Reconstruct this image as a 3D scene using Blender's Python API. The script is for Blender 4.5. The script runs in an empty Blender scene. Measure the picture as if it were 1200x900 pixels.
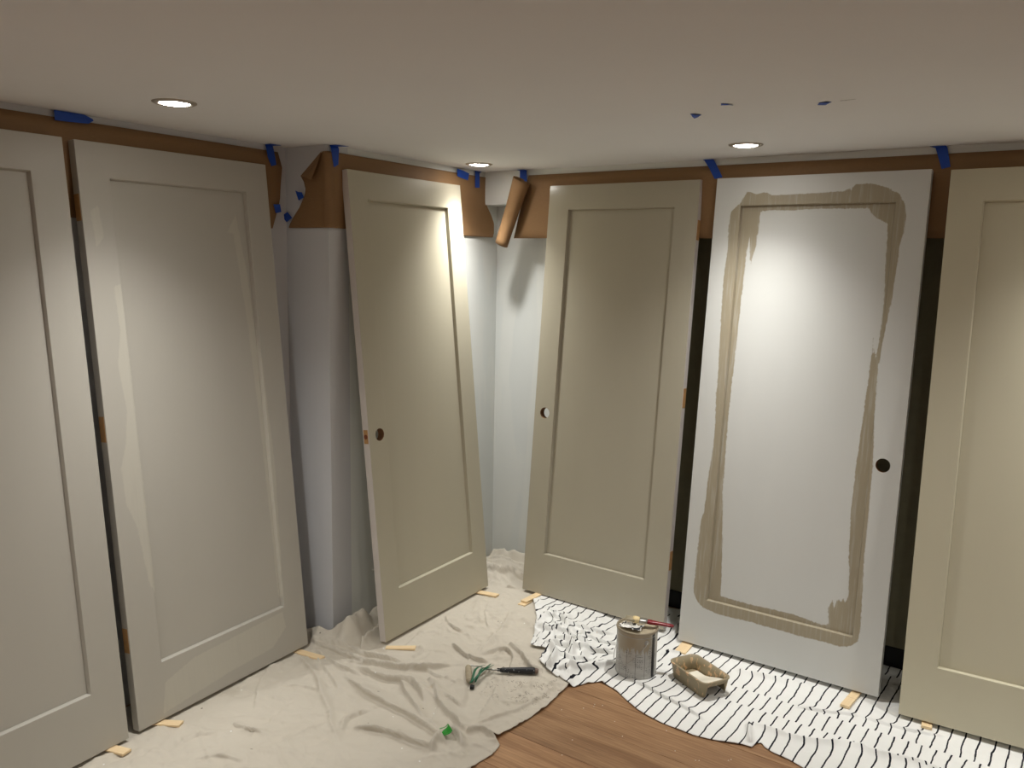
import bpy, bmesh, math, random
import numpy as np
from mathutils import Vector, Matrix

random.seed(7)
S = bpy.context.scene
C = S.collection
PI = math.pi

# ------------------------------------------------------------------ camera, world, exposure, lamps
PHI = 0.619592                      # heading, so that the right wall runs along x
PITCH, ROLL, CAM_H = 0.144657, 0.019089, 1.6751
fw = Vector((-math.sin(PHI) * math.cos(PITCH), math.cos(PHI) * math.cos(PITCH), -math.sin(PITCH)))
rt0 = Vector((math.cos(PHI), math.sin(PHI), 0))
up0 = rt0.cross(fw)
rt = math.cos(ROLL) * rt0 + math.sin(ROLL) * up0
up = -math.sin(ROLL) * rt0 + math.cos(ROLL) * up0
cam_d = bpy.data.cameras.new('camera'); cam = bpy.data.objects.new('camera', cam_d); C.objects.link(cam)
M = Matrix((rt, up, -fw)).transposed().to_4x4(); M.translation = (0, 0, CAM_H)
cam.matrix_world = M
cam_d.sensor_width = 36; cam_d.lens = 36 * 990.07 / 1200; cam_d.clip_start = 0.05
S.camera = cam

S.view_settings.view_transform = 'Standard'; S.view_settings.look = 'None'
S.view_settings.gamma = 1; S.view_settings.use_curve_mapping = False
S.view_settings.exposure = 0.0
w = bpy.data.worlds.new('world'); S.world = w; w.use_nodes = True
w.node_tree.nodes['Background'].inputs[0].default_value = (0.05, 0.05, 0.055, 1)
w.node_tree.nodes['Background'].inputs[1].default_value = 0.3
S.cycles.max_bounces = 10; S.cycles.diffuse_bounces = 6; S.cycles.use_denoising = True

CEIL = 2.13
LAMP_W = 98.0
FILL_W = 15.0                      # unseen wide-beam fill lamps, added to brighten the doors                       # watts of each downlight
LAMP_CONE, LAMP_BLEND = math.radians(150), 0.05
# photometric curve of the fitting: relative intensity against the cosine of the off-axis angle
LAMP_CURVE = [(0.0, 0.0), (.45, 0.0), (.53, .006), (.643, .020), (.707, .058), (.766, .115), (.866, .31), (.94, .60), (.985, .90), (1.0, 1.0)]
LAMP_COL = (1.0, 0.985, 0.95)
LAMPS = [(-2.379, 1.552), (-2.550, 3.270), (-1.215, 3.205), (0.12, 3.26), (1.48, 3.26), (-2.30, -0.25),
         (0.30, 0.35), (-1.3, -0.9), (1.5, 0.6), (0.2, -1.8)]
FILL_FROM = 6  # lamps from this index on are added fill, not known fittings

# ------------------------------------------------------------------ helpers
def link(o, parent=None):
    C.objects.link(o)
    if parent is not None: o.parent = parent
    return o
def tag(o, label=None, cat=None, group=None, kind=None):
    if label: o['label'] = label
    if cat: o['category'] = cat
    if group: o['group'] = group
    if kind: o['kind'] = kind
    return o
def empty(name, loc=(0, 0, 0), rot=(0, 0, 0)):
    o = bpy.data.objects.new(name, None); o.location = loc; o.rotation_euler = rot
    o.empty_display_size = 0.05
    return link(o)
def mesh_obj(name, verts, faces, mats, parent=None, smooth=False, midx=None):
    me = bpy.data.meshes.new(name); me.from_pydata([tuple(v) for v in verts], [], faces)
    if not isinstance(mats, (list, tuple)): mats = [mats]
    for m in mats: me.materials.append(m)
    if midx is not None: me.polygons.foreach_set('material_index', midx)
    if smooth: me.polygons.foreach_set('use_smooth', [True] * len(me.polygons))
    me.update()
    return link(bpy.data.objects.new(name, me), parent)
def bm_obj(name, bm, mats, parent=None, smooth=False, normals=True):
    if normals: bmesh.ops.recalc_face_normals(bm, faces=bm.faces)
    me = bpy.data.meshes.new(name); bm.to_mesh(me); bm.free()
    if not isinstance(mats, (list, tuple)): mats = [mats]
    for m in mats: me.materials.append(m)
    if smooth: me.polygons.foreach_set('use_smooth', [True] * len(me.polygons))
    return link(bpy.data.objects.new(name, me), parent)
def add_box(bm, lo, hi, mat=0, bevel=0):
    r = bmesh.ops.create_cube(bm, size=1)
    for v in r['verts']:
        v.co = Vector([lo[i] + (v.co[i] + 0.5) * (hi[i] - lo[i]) for i in range(3)])
    fs = list({f for v in r['verts'] for f in v.link_faces})
    for f in fs: f.material_index = mat
    if bevel:
        es = list({e for f in fs for e in f.edges})
        bmesh.ops.bevel(bm, geom=es, offset=bevel, segments=2, affect='EDGES', profile=0.6)
    return fs
def box(name, lo, hi, m, parent=None, bevel=0):
    bm = bmesh.new(); add_box(bm, lo, hi, 0, bevel); return bm_obj(name, bm, m, parent)
def add_quad(bm, pts, mat=0):
    f = bm.faces.new([bm.verts.new(p) for p in pts]); f.material_index = mat; return f
def lathe(name, prof, m, parent=None, seg=48, loc=(0, 0, 0), smooth=True):
    vs, fs = [], []
    for r, z in prof:
        for k in range(seg):
            a = 2 * PI * k / seg; vs.append((loc[0] + r * math.cos(a), loc[1] + r * math.sin(a), loc[2] + z))
    for i in range(len(prof) - 1):
        for k in range(seg):
            a, b = i * seg + k, i * seg + (k + 1) % seg
            fs.append((a, b, b + seg, a + seg))
    return mesh_obj(name, vs, fs, m, parent, smooth)
def tube(name, pts, radii, m, parent=None, seg=12, caps=True):
    pts = [Vector(p) for p in pts]
    if not isinstance(radii, (list, tuple)): radii = [radii] * len(pts)
    vs, fs = [], []; prev = None
    for i, p in enumerate(pts):
        t = (pts[min(i + 1, len(pts) - 1)] - pts[max(i - 1, 0)]).normalized()
        if prev is None: n = t.orthogonal().normalized()
        else: n = (prev - t * prev.dot(t)).normalized()
        prev = n; b = t.cross(n)
        for k in range(seg):
            a = 2 * PI * k / seg; vs.append(p + (n * math.cos(a) + b * math.sin(a)) * radii[i])
    for i in range(len(pts) - 1):
        for k in range(seg):
            a, c = i * seg + k, i * seg + (k + 1) % seg
            fs.append((a, c, c + seg, a + seg))
    if caps:
        fs.append(tuple(reversed(range(seg)))); fs.append(tuple(range((len(pts) - 1) * seg, len(pts) * seg)))
    return mesh_obj(name, vs, fs, m, parent, True)
def smoothstep(a, b, x):
    t = np.clip((x - a) / (b - a), 0, 1); return t * t * (3 - 2 * t)

# --- vectorised gradient noise
_rs = np.random.RandomState(11)
_perm = _rs.permutation(1024); _ga = _rs.rand(1024) * 2 * PI
_gx, _gy = np.cos(_ga), np.sin(_ga)
def noise2(x, y, seed=0):
    x = np.asarray(x, float) + seed * 17.31; y = np.asarray(y, float) + seed * 9.77
    xi = np.floor(x).astype(int); yi = np.floor(y).astype(int); xf = x - xi; yf = y - yi
    u = xf * xf * xf * (xf * (xf * 6 - 15) + 10); v = yf * yf * yf * (yf * (yf * 6 - 15) + 10)
    def g(ix, iy, dx, dy):
        h = _perm[(_perm[ix % 1024] + iy) % 1024]; return _gx[h] * dx + _gy[h] * dy
    a = g(xi, yi, xf, yf); b = g(xi + 1, yi, xf - 1, yf); c = g(xi, yi + 1, xf, yf - 1); d = g(xi + 1, yi + 1, xf - 1, yf - 1)
    return (a * (1 - u) + b * u) * (1 - v) + (c * (1 - u) + d * u) * v * 1.0
def fbm(x, y, seed=0, o=4):
    r = 0; a = 1.0
    for i in range(o): r = r + a * noise2(x * 2 ** i, y * 2 ** i, seed + i); a *= 0.5
    return r
def seg_dist(px, py, a, b):
    ax, ay = a; bx, by = b; dx, dy = bx - ax, by - ay; L = dx * dx + dy * dy + 1e-12
    t = np.clip(((px - ax) * dx + (py - ay) * dy) / L, 0, 1)
    qx, qy = ax + t * dx, ay + t * dy
    side = np.sign(dx * (py - ay) - dy * (px - ax))
    return np.hypot(px - qx, py - qy), t, qx, qy, side
def poly_sd(px, py, poly):            # positive inside; also nearest boundary point
    n = len(poly); best = np.full(np.shape(px), 1e9); qx = np.zeros_like(best); qy = np.zeros_like(best)
    ins = np.zeros(np.shape(px), bool)
    for i in range(n):
        a, b = poly[i], poly[(i + 1) % n]
        d, t, x, y, s = seg_dist(px, py, a, b)
        k = d < best; best = np.where(k, d, best); qx = np.where(k, x, qx); qy = np.where(k, y, qy)
        if a[1] != b[1]:
            c = ((a[1] > py) != (b[1] > py)) & (px < (b[0] - a[0]) * (py - a[1]) / (b[1] - a[1]) + a[0])
            ins ^= c
    return np.where(ins, best, -best), qx, qy

# ------------------------------------------------------------------ materials
def srgb(r, g, b):
    f = lambda c: (c / 255 / 12.92) if c / 255 <= 0.04045 else ((c / 255 + 0.055) / 1.055) ** 2.4
    return (f(r), f(g), f(b), 1)
class NT:
    def __init__(s, name):
        s.m = bpy.data.materials.new(name); s.m.use_nodes = True; s.t = s.m.node_tree
        s.b = s.t.nodes['Principled BSDF']
    def n(s, typ, **k):
        nd = s.t.nodes.new(typ)
        for a, v in k.items():
            if hasattr(nd, a): setattr(nd, a, v)
            else: nd.inputs[a.replace('_', ' ')].default_value = v
        return nd
    def l(s, a, b): s.t.links.new(a, b)
    def val(s, x, sock):
        if isinstance(x, (int, float)): sock.default_value = x
        elif isinstance(x, tuple): sock.default_value = x
        else: s.l(x, sock)
    def math(s, op, a, b=0.0, c=0.0, clamp=False):
        nd = s.t.nodes.new('ShaderNodeMath'); nd.operation = op; nd.use_clamp = clamp
        for i, x in enumerate((a, b, c)): s.val(x, nd.inputs[i])
        return nd.outputs[0]
    def mix(s, f, a, b):
        nd = s.t.nodes.new('ShaderNodeMix'); nd.data_type = 'RGBA'
        s.val(f, nd.inputs[0]); s.val(a, nd.inputs[6]); s.val(b, nd.inputs[7]); return nd.outputs[2]
    def ramp(s, f, a, b):
        nd = s.t.nodes.new('ShaderNodeMapRange'); nd.inputs[1].default_value = a; nd.inputs[2].default_value = b
        nd.clamp = True; nd.interpolation_type = 'SMOOTHSTEP'; s.l(f, nd.inputs[0]); return nd.outputs[0]
    def coord(s, kind='Object', scale=(1, 1, 1), rot=(0, 0, 0), loc=(0, 0, 0)):
        tc = s.t.nodes.new('ShaderNodeTexCoord'); mp = s.t.nodes.new('ShaderNodeMapping')
        mp.inputs['Scale'].default_value = scale; mp.inputs['Rotation'].default_value = rot; mp.inputs['Location'].default_value = loc
        s.l(tc.outputs[kind], mp.inputs[0]); return mp.outputs[0]
    def noise(s, vec, scale, detail=3, rough=0.5, out='Fac', dist=0):
        nd = s.t.nodes.new('ShaderNodeTexNoise'); s.l(vec, nd.inputs['Vector'])
        nd.inputs['Scale'].default_value = scale; nd.inputs['Detail'].default_value = detail
        nd.inputs['Roughness'].default_value = rough; nd.inputs['Distortion'].default_value = dist
        return nd.outputs[out]
    def bump(s, h, strength=0.2, dist=0.002):
        nd = s.t.nodes.new('ShaderNodeBump'); nd.inputs['Strength'].default_value = strength
        nd.inputs['Distance'].default_value = dist; s.l(h, nd.inputs['Height']); s.l(nd.outputs[0], s.b.inputs['Normal'])
    def set(s, col=None, rough=None, metal=None, spec=None):
        if col is not None: s.val(col, s.b.inputs['Base Color'])
        if rough is not None: s.val(rough, s.b.inputs['Roughness'])
        if metal is not None: s.val(metal, s.b.inputs['Metallic'])
        if spec is not None: s.val(spec, s.b.inputs['Specular IOR Level'])
        return s.m
def plain(name, col, rough=0.5, var=0.06, scale=12, bump=0.0, bscale=200, metal=0, spec=0.5, bdist=0.001):
    k = NT(name); v = k.coord()
    n = k.noise(v, scale, 4)
    dark = tuple(c * (1 - var) for c in col[:3]) + (1,); light = tuple(min(1, c * (1 + var)) for c in col[:3]) + (1,)
    k.set(k.mix(n, dark, light), rough, metal, spec)
    if bump: k.bump(k.noise(v, bscale, 2), bump, bdist)
    return k.m

def wall_paint(name, col, patch=None, rough=0.75):
    k = NT(name); v = k.coord()
    n = k.noise(v, 2.2, 3); base = k.mix(n, tuple(c * .95 for c in col[:3]) + (1,), col)
    if patch:
        v2 = k.coord(scale=(1.0, 1.0, 0.18)); p = k.ramp(k.noise(v2, 4.5, 3, .5), 0.54, 0.6)
        base = k.mix(k.math('MULTIPLY', p, 0.6), base, patch)
    k.set(base, rough, 0, 0.3); k.bump(k.noise(v, 260, 2), 0.12, 0.001); return k.m
M_wall = wall_paint('wall white paint', srgb(208, 209, 212), srgb(196, 201, 206))
M_wall2 = wall_paint('wall white paint corner', srgb(226, 228, 224), srgb(216, 220, 218))
M_ceil = wall_paint('ceiling white paint', srgb(233, 234, 235), None, 0.85)
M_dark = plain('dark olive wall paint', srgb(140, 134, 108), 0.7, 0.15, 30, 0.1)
M_black = plain('matt black', srgb(14, 14, 15), 0.6)
M_trim = plain('trim white', srgb(215, 213, 206), 0.5)

def door_paint(name, col, rough, peel=0.15, sheen=None):
    k = NT(name); v = k.coord()
    v2 = k.coord(scale=(1, 1, .25))
    n = k.noise(v2, 5, 4)
    base = k.mix(n, tuple(c * .955 for c in col[:3]) + (1,), tuple(min(1, c * 1.03) for c in col[:3]) + (1,))
    r = k.math('MULTIPLY_ADD', k.noise(v, 7, 3), 0.14, rough - 0.07)
    k.set(base, r, 0, 0.45); k.bump(k.noise(v, 330, 3, .6), peel, 0.0008)
    return k
GREIGE = srgb(184, 178, 158); GREIGE_N = srgb(182, 178, 168); CREAM = srgb(200, 194, 170)
PRIMER = srgb(208, 209, 205)
M_greige = door_paint('greige gloss door paint', GREIGE, 0.42).m
M_greige_wet = door_paint('fresh greige door paint', srgb(176,170,152), 0.17, 0.30).m
M_greige_n = door_paint('neutral greige door paint', GREIGE_N, 0.5).m
M_cream = door_paint('pale greige door paint', CREAM, 0.4).m
M_edge = plain('unpainted primed door edge', srgb(205, 198, 192), 0.6, 0.05, 8)

def stroke_paint(name, base_col, paint_col, edge=0.004, strength=1.0, streak=1.0):
    k = door_paint(name, base_col, 0.5)
    at = k.n('ShaderNodeAttribute'); at.attribute_name = 'brushed'
    v = k.coord(); vs = k.coord(scale=(1, 1, .06)); vh = k.coord(scale=(.1, 1, 1))
    n1 = k.math('SUBTRACT', k.noise(v, 60, 4, .7), 0.5); n2 = k.math('SUBTRACT', k.noise(vs, 220, 3, .6), 0.5)
    d = k.math('MULTIPLY_ADD', n1, 0.012 * streak, at.outputs['Fac'])
    d = k.math('MULTIPLY_ADD', n2, 0.010 * streak, d)
    f = k.ramp(d, -edge / 2, edge / 2)
    thin = k.ramp(k.noise(vs, 90, 3, .6), 0.30, 0.52)       # brush drag shows the primer through
    f = k.math('MULTIPLY', f, k.math('MULTIPLY_ADD', thin, 0.22, 0.78))
    f = k.math('MULTIPLY', f, strength)
    old = k.b.inputs['Base Color'].links[0].from_socket
    k.l(k.mix(f, old, paint_col), k.b.inputs['Base Color'])
    return k.m
M_primed = stroke_paint('white primer with greige brush strokes', PRIMER, srgb(160, 150, 128))
M_patchy = stroke_paint('greige door with drying patches', GREIGE_N, srgb(200, 196, 182), 0.006, 0.55)

def kraft():
    k = NT('brown kraft paper'); v = k.coord(); vs = k.coord(scale=(1, 1, 6))
    n = k.noise(vs, 60, 4, .6)
    base = k.mix(n, srgb(132, 101, 68), srgb(152, 119, 84))
    base = k.mix(k.ramp(k.noise(v, 3, 3), .35, .7), base, srgb(140, 108, 74))
    k.set(base, 0.62, 0, 0.3); k.bump(k.noise(v, 25, 3), 0.3, 0.002); return k.m
M_kraft = kraft()
M_tape = plain('blue painters tape', srgb(20, 72, 172), 0.55, 0.10, 60, 0.3, 120)
M_mortise = plain('raw pine in hinge mortise', srgb(176, 134, 84), 0.7, 0.25, 60)
M_dkwood = plain('dark bored wood', srgb(120, 62, 34), 0.8, 0.3, 90)

M_bore = plain('raw core of the knob bore', srgb(120, 84, 52), 0.8, 0.25, 70)
def shim_mat():
    k = NT('pale pine shim'); v = k.coord(scale=(3, 40, 40)); n = k.noise(v, 3, 4, .6)
    k.set(k.mix(n, srgb(226, 196, 150), srgb(244, 222, 182)), 0.65); return k.m
M_shim = shim_mat()

def oak():
    k = NT('oiled oak plank')
    oi = k.t.nodes.new('ShaderNodeObjectInfo')
    tc = k.t.nodes.new('ShaderNodeTexCoord')
    cb = k.t.nodes.new('ShaderNodeCombineXYZ')
    k.l(k.math('MULTIPLY', oi.outputs['Random'], 40), cb.inputs[0]); k.l(k.math('MULTIPLY', oi.outputs['Random'], 13), cb.inputs[1])
    ad = k.t.nodes.new('ShaderNodeVectorMath'); k.l(tc.outputs['Object'], ad.inputs[0]); k.l(cb.outputs[0], ad.inputs[1])
    mp = k.t.nodes.new('ShaderNodeMapping'); mp.inputs['Scale'].default_value = (0.9, 9, 1); k.l(ad.outputs[0], mp.inputs[0])
    g = k.noise(mp.outputs[0], 2.2, 5, .6, dist=1.1)
    mp2 = k.t.nodes.new('ShaderNodeMapping'); mp2.inputs['Scale'].default_value = (4, 150, 1); k.l(ad.outputs[0], mp2.inputs[0])
    fine = k.noise(mp2.outputs[0], 2, 3, .6)
    wv = k.t.nodes.new('ShaderNodeTexWave'); wv.bands_direction = 'Y'; wv.inputs['Scale'].default_value = 2.4
    wv.inputs['Distortion'].default_value = 7; wv.inputs['Detail'].default_value = 3; wv.inputs['Detail Scale'].default_value = 1.4
    k.l(mp.outputs[0], wv.inputs['Vector'])
    c = k.mix(k.ramp(g, .3, .7), srgb(150, 112, 78), srgb(182, 143, 104))
    c = k.mix(k.math('MULTIPLY', wv.outputs['Fac'], .22), c, srgb(110, 76, 50))
    c = k.mix(k.math('MULTIPLY', k.ramp(fine, .45, .7), .35), c, srgb(104, 72, 48))
    hsv = k.t.nodes.new('ShaderNodeHueSaturation'); k.l(c, hsv.inputs['Color'])
    k.l(k.math('MULTIPLY_ADD', oi.outputs['Random'], .3, .85), hsv.inputs['Value'])
    k.set(hsv.outputs[0], 0.45, 0, 0.4); k.bump(fine, 0.15, 0.001); return k.m
M_oak = oak()
M_sub = plain('subfloor', srgb(60, 48, 38), 0.9)

def canvas_mat():
    k = NT('beige cotton canvas'); v = k.coord()
    wx = k.n('ShaderNodeTexWave'); wx.bands_direction = 'X'; wx.inputs['Scale'].default_value = 260; k.l(v, wx.inputs['Vector'])
    wy = k.n('ShaderNodeTexWave'); wy.bands_direction = 'Y'; wy.inputs['Scale'].default_value = 260; k.l(v, wy.inputs['Vector'])
    base = k.mix(k.noise(v, 3.5, 5, .6), srgb(198, 190, 175), srgb(215, 208, 194))
    st = k.ramp(k.noise(v, 5.5, 4, .6), .60, .72)                       # faint old stains
    base = k.mix(k.math('MULTIPLY', st, .30), base, srgb(158, 146, 126))
    vo = k.n('ShaderNodeTexVoronoi'); vo.inputs['Scale'].default_value = 15; vo.inputs['Randomness'].default_value = 1; k.l(v, vo.inputs['Vector'])
    dots = k.math('MULTIPLY', k.math('LESS_THAN', vo.outputs['Distance'], .065), k.math('GREATER_THAN', k.noise(v, 9, 1), .55))
    base = k.mix(k.math('MULTIPLY', dots, .7), base, srgb(92, 84, 72))
    vo2 = k.n('ShaderNodeTexVoronoi'); vo2.inputs['Scale'].default_value = 11; k.l(k.coord(loc=(3.3, 1.7, 0)), vo2.inputs['Vector'])
    base = k.mix(k.math('LESS_THAN', vo2.outputs['Distance'], .035), base, srgb(240, 240, 236))
    # cracked dried paint close to the roller
    gx = k.n('ShaderNodeSeparateXYZ'); k.l(v, gx.inputs[0])
    dx = k.math('SUBTRACT', gx.outputs[0], -1.78); dy = k.math('SUBTRACT', gx.outputs[1], 2.60)
    near = k.ramp(k.math('SQRT', k.math('ADD', k.math('MULTIPLY', dx, dx), k.math('MULTIPLY', dy, dy))), .24, .10)
    line = k.math('LESS_THAN', k.math('ABSOLUTE', k.math('SUBTRACT', k.noise(v, 14, 4, .7), .5)), .012)
    blot = k.math('GREATER_THAN', k.noise(v, 30, 2), .52)
    base = k.mix(k.math('MULTIPLY', k.math('MULTIPLY', near, k.math('MULTIPLY', line, blot)), .5), base, srgb(96, 80, 66))
    k.set(base, 0.9, 0, 0.15)
    h = k.math('MULTIPLY_ADD', k.math('ADD', wx.outputs['Fac'], wy.outputs['Fac']), .12, k.noise(v, 38, 5, .65))
    k.bump(h, 0.45, 0.004); return k.m
M_canvas = canvas_mat()

def stripe_mat():
    k = NT('white cotton sheet with black dashes')
    uv = k.n('ShaderNodeUVMap'); uv.uv_map = 'weave'
    v = k.coord()
    sp = k.n('ShaderNodeSeparateXYZ'); k.l(uv.outputs[0], sp.inputs[0]); U, V = sp.outputs[0], sp.outputs[1]
    wob = k.math('MULTIPLY', k.math('SUBTRACT', k.noise(k.coord(), 9, 2), .5), .014)
    wob2 = k.math('MULTIPLY', k.math('SUBTRACT', k.noise(k.coord(), 30, 2), .5), .004)
    Uw = k.math('ADD', U, k.math('ADD', wob, wob2))
    row = k.math('FLOOR', k.math('DIVIDE', V, .12))
    wn = k.n('ShaderNodeTexWhiteNoise'); wn.noise_dimensions = '1D'; k.l(row, wn.inputs['W'])
    off = k.math('MULTIPLY', k.math('GREATER_THAN', wn.outputs['Value'], .5), .5)
    x = k.math('FRACT', k.math('ADD', k.math('DIVIDE', Uw, .0455), off))
    line = k.math('LESS_THAN', k.math('ABSOLUTE', k.math('SUBTRACT', x, .5)), .062)
    base = k.mix(k.noise(v, 6, 3), srgb(226, 226, 222), srgb(238, 238, 235))
    k.set(k.mix(line, base, srgb(22, 24, 34)), 0.85, 0, 0.2)
    k.bump(k.noise(v, 34, 5, .62), 0.5, 0.004); return k.m
M_stripe = stripe_mat()

def lens_mat():
    k = NT('lit downlight lens'); k.set(srgb(255, 250, 240), .4)
    k.b.inputs['Emission Color'].default_value = (1, .96, .9, 1); k.b.inputs['Emission Strength'].default_value = 45; return k.m
M_lens = lens_mat()
M_ring = plain('satin nickel trim ring', srgb(176, 168, 158), 0.38, .04, 20, metal=.55)

# ------------------------------------------------------------------ room shell
# left wall frame: direction UL along the wall, NL towards the wall
NL = Vector((-0.99792, -0.06453, 0)); UL = Vector((-0.06453, 0.99792, 0))
OA, OB = 2.7628, 2.5206            # offsets of the two left wall planes
UCORN = 2.6035                     # where the proud part begins
YC, DEEP = 3.5829, 0.13            # header plane of the right wall, recess below it
HDR = 1.962
def PL(u, off, z=0.0): return UL * u + NL * off + Vector((0, 0, z))
X0, X1, Y0 = -3.1, 3.3, -2.6

def wall_prism(name, pts, z0, z1, m):
    bm = bmesh.new(); n = len(pts)
    lo = [bm.verts.new((p[0], p[1], z0)) for p in pts]; hi = [bm.verts.new((p[0], p[1], z1)) for p in pts]
    bm.faces.new(lo); bm.faces.new(hi)
    for i in range(n): bm.faces.new((lo[i], lo[(i + 1) % n], hi[(i + 1) % n], hi[i]))
    return tag(bm_obj(name, bm, m), kind='structure')
uS = (Y0 + .0) / UL.y - .1
a0, a1 = PL(uS, OA), PL(UCORN, OA); b0, b1 = PL(uS, OA + .12), PL(UCORN, OA + .12)
wall_prism('wall_left', [a0, a1, b1, b0], 0, CEIL, M_wall)
r0, r1 = PL(UCORN, OB), PL(UCORN + .1, OB)
wall_prism('wall_left_return', [PL(UCORN, OB), PL(UCORN + .12, OB), PL(UCORN + .12, OA + .12), PL(UCORN, OA + .12)], 0, CEIL, M_wall)
uE = 3.92
wall_prism('wall_left_proud', [PL(UCORN + .12, OB), PL(uE, OB), PL(uE, OB + .12), PL(UCORN + .12, OB + .12)], 0, CEIL, M_wall2)
YR = YC + DEEP
XD = -1.95
wall_prism('wall_right', [(-2.85, YR), (XD, YR), (XD, YR + .12), (-2.85, YR + .12)], 0, HDR, M_wall2)
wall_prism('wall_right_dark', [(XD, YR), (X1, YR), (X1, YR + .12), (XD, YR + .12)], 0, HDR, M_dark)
wall_prism('wall_right_header', [(-2.755, YC), (X1, YC), (X1, YR + .12), (-2.755, YR + .12)], HDR, CEIL, M_wall2)
tag(box('baseboard_right', (XD, YR - .012, 0), (X1, YR, .085), M_black, bevel=.003), kind='structure')
wall_prism('wall_far', [(X1, Y0), (X1 + .1, Y0), (X1 + .1, YR + .12), (X1, YR + .12)], 0, CEIL, M_wall)
wall_prism('wall_back', [(-2.75, Y0 - .1), (X1 + .1, Y0 - .1), (X1 + .1, Y0), (-2.75, Y0)], 0, CEIL, M_wall)
tag(box('ceiling', (X0, Y0 - .1, CEIL), (X1 + .1, YR + .12, CEIL + .12), M_ceil), kind='structure')

# floor: base slab carrying the oak planks
floor = tag(box('floor', (X0, Y0 - .1, -.08), (X1 + .1, YR + .12, -.016), M_sub), kind='structure')
PW, PLN = 0.2, 2.1
bm = bmesh.new(); add_box(bm, (0, 0, -.015), (PLN - .0012, PW - .0014, 0), 0)
tope = [e for e in bm.edges if all(abs(v.co.z) < 1e-6 for v in e.verts)]
bmesh.ops.bevel(bm, geom=tope, offset=.0016, segments=1, affect='EDGES')
bmesh.ops.recalc_face_normals(bm, faces=bm.faces)
pme = bpy.data.meshes.new('plank'); bm.to_mesh(pme); bm.free(); pme.materials.append(M_oak)
row = 0; y = 2.51 - PW * 26
while y < YR:
    x = X0 - ((row * 0.77 + .35) % PLN)
    if abs(y - 2.31) < .05: x = X0 - 1.2
    while x < X1:
        if x + PLN > X0 + .05:
            o = bpy.data.objects.new('plank', pme); o.location = (x, y, 0); link(o, floor)
        x += PLN
    y += PW; row += 1

# dark rectangular opening low on the proud left wall
b = empty('wall_opening'); tag(b, 'black rectangular opening low in the white wall, behind the door with the bored edge', 'wall opening')
def lbox(name, u0, u1, o0, o1, z0, z1, m, parent):
    bm = bmesh.new(); add_box(bm, (u0, o0, z0), (u1, o1, z1))
    for v in bm.verts: v.co = PL(v.co.x, v.co.y, v.co.z)
    return bm_obj(name, bm, m, parent)
lbox('cavity', 2.873, 3.17, OB - .002, OB + .001, .245, .458, M_black, b)
lbox('lip', 2.865, 3.18, OB - .004, OB, .236, .245, M_trim, b); lbox('lip', 2.865, 3.18, OB - .004, OB, .458, .466, M_trim, b)

# ------------------------------------------------------------------ recessed downlights, then the added fill lamps
LBL = {0: 'lit recessed downlight over the two leftmost doors', 1: 'lit recessed downlight nearest the room corner',
       2: 'lit recessed downlight above the white door with brush strokes'}
proto = None
for i, (lx, ly) in enumerate(LAMPS):
    t = empty('downlight_or_fill', (lx, ly, CEIL))
    tag(t, LBL.get(i, 'lit recessed downlight or added fill lamp in the ceiling, out of view'), 'ceiling light', 'recessed ceiling downlights')
    if proto is None:
        ring = lathe('trim_ring', [(.044, -.0005), (.0445, -.004), (.050, -.0065), (.058, -.006), (.064, -.003), (.065, -.0003)], M_ring, t, 48)
        lens = lathe('lens', [(.0001, -.007), (.020, -.007), (.036, -.0065), (.0438, -.004), (.044, -.0004)], M_lens, t, 48)
        proto = (ring, lens)
    else:
        for p in proto:
            c = p.copy(); C.objects.link(c); c.parent = t
    ld = bpy.data.lights.new('downlight_or_fill_lamp', 'SPOT'); ld.energy = LAMP_W; ld.color = LAMP_COL
    if i >= FILL_FROM: ld.energy = FILL_W; ld.spot_size = math.radians(165); ld.spot_blend = .25; ld.shadow_soft_size = .04  # added fill lamp with a wide beam, out of view
    if i < FILL_FROM: ld.use_nodes = True
    else:
        lo = bpy.data.objects.new('downlight_or_fill_lamp', ld); lo.location = (0, 0, -.045); link(lo, t); continue
    lt = ld.node_tree; em = lt.nodes['Emission']
    tcn = lt.nodes.new('ShaderNodeTexCoord'); spn = lt.nodes.new('ShaderNodeSeparateXYZ'); ab = lt.nodes.new('ShaderNodeMath'); ab.operation = 'ABSOLUTE'
    fc = lt.nodes.new('ShaderNodeFloatCurve'); cv = fc.mapping.curves[0]
    cv.points[0].location = LAMP_CURVE[0]; cv.points[1].location = LAMP_CURVE[-1]
    for pnt in LAMP_CURVE[1:-1]: cv.points.new(*pnt)
    for pp in cv.points: pp.handle_type = 'AUTO_CLAMPED'
    fc.mapping.update()
    lt.links.new(tcn.outputs['Normal'], spn.inputs[0]); lt.links.new(spn.outputs[2], ab.inputs[0]); lt.links.new(ab.outputs[0], fc.inputs['Value']); lt.links.new(fc.outputs[0], em.inputs['Strength'])
    ld.spot_size = LAMP_CONE; ld.spot_blend = LAMP_BLEND; ld.shadow_soft_size = .028
    lo = bpy.data.objects.new('downlight_or_fill_lamp', ld); lo.location = (0, 0, -.045); link(lo, t)

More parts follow.
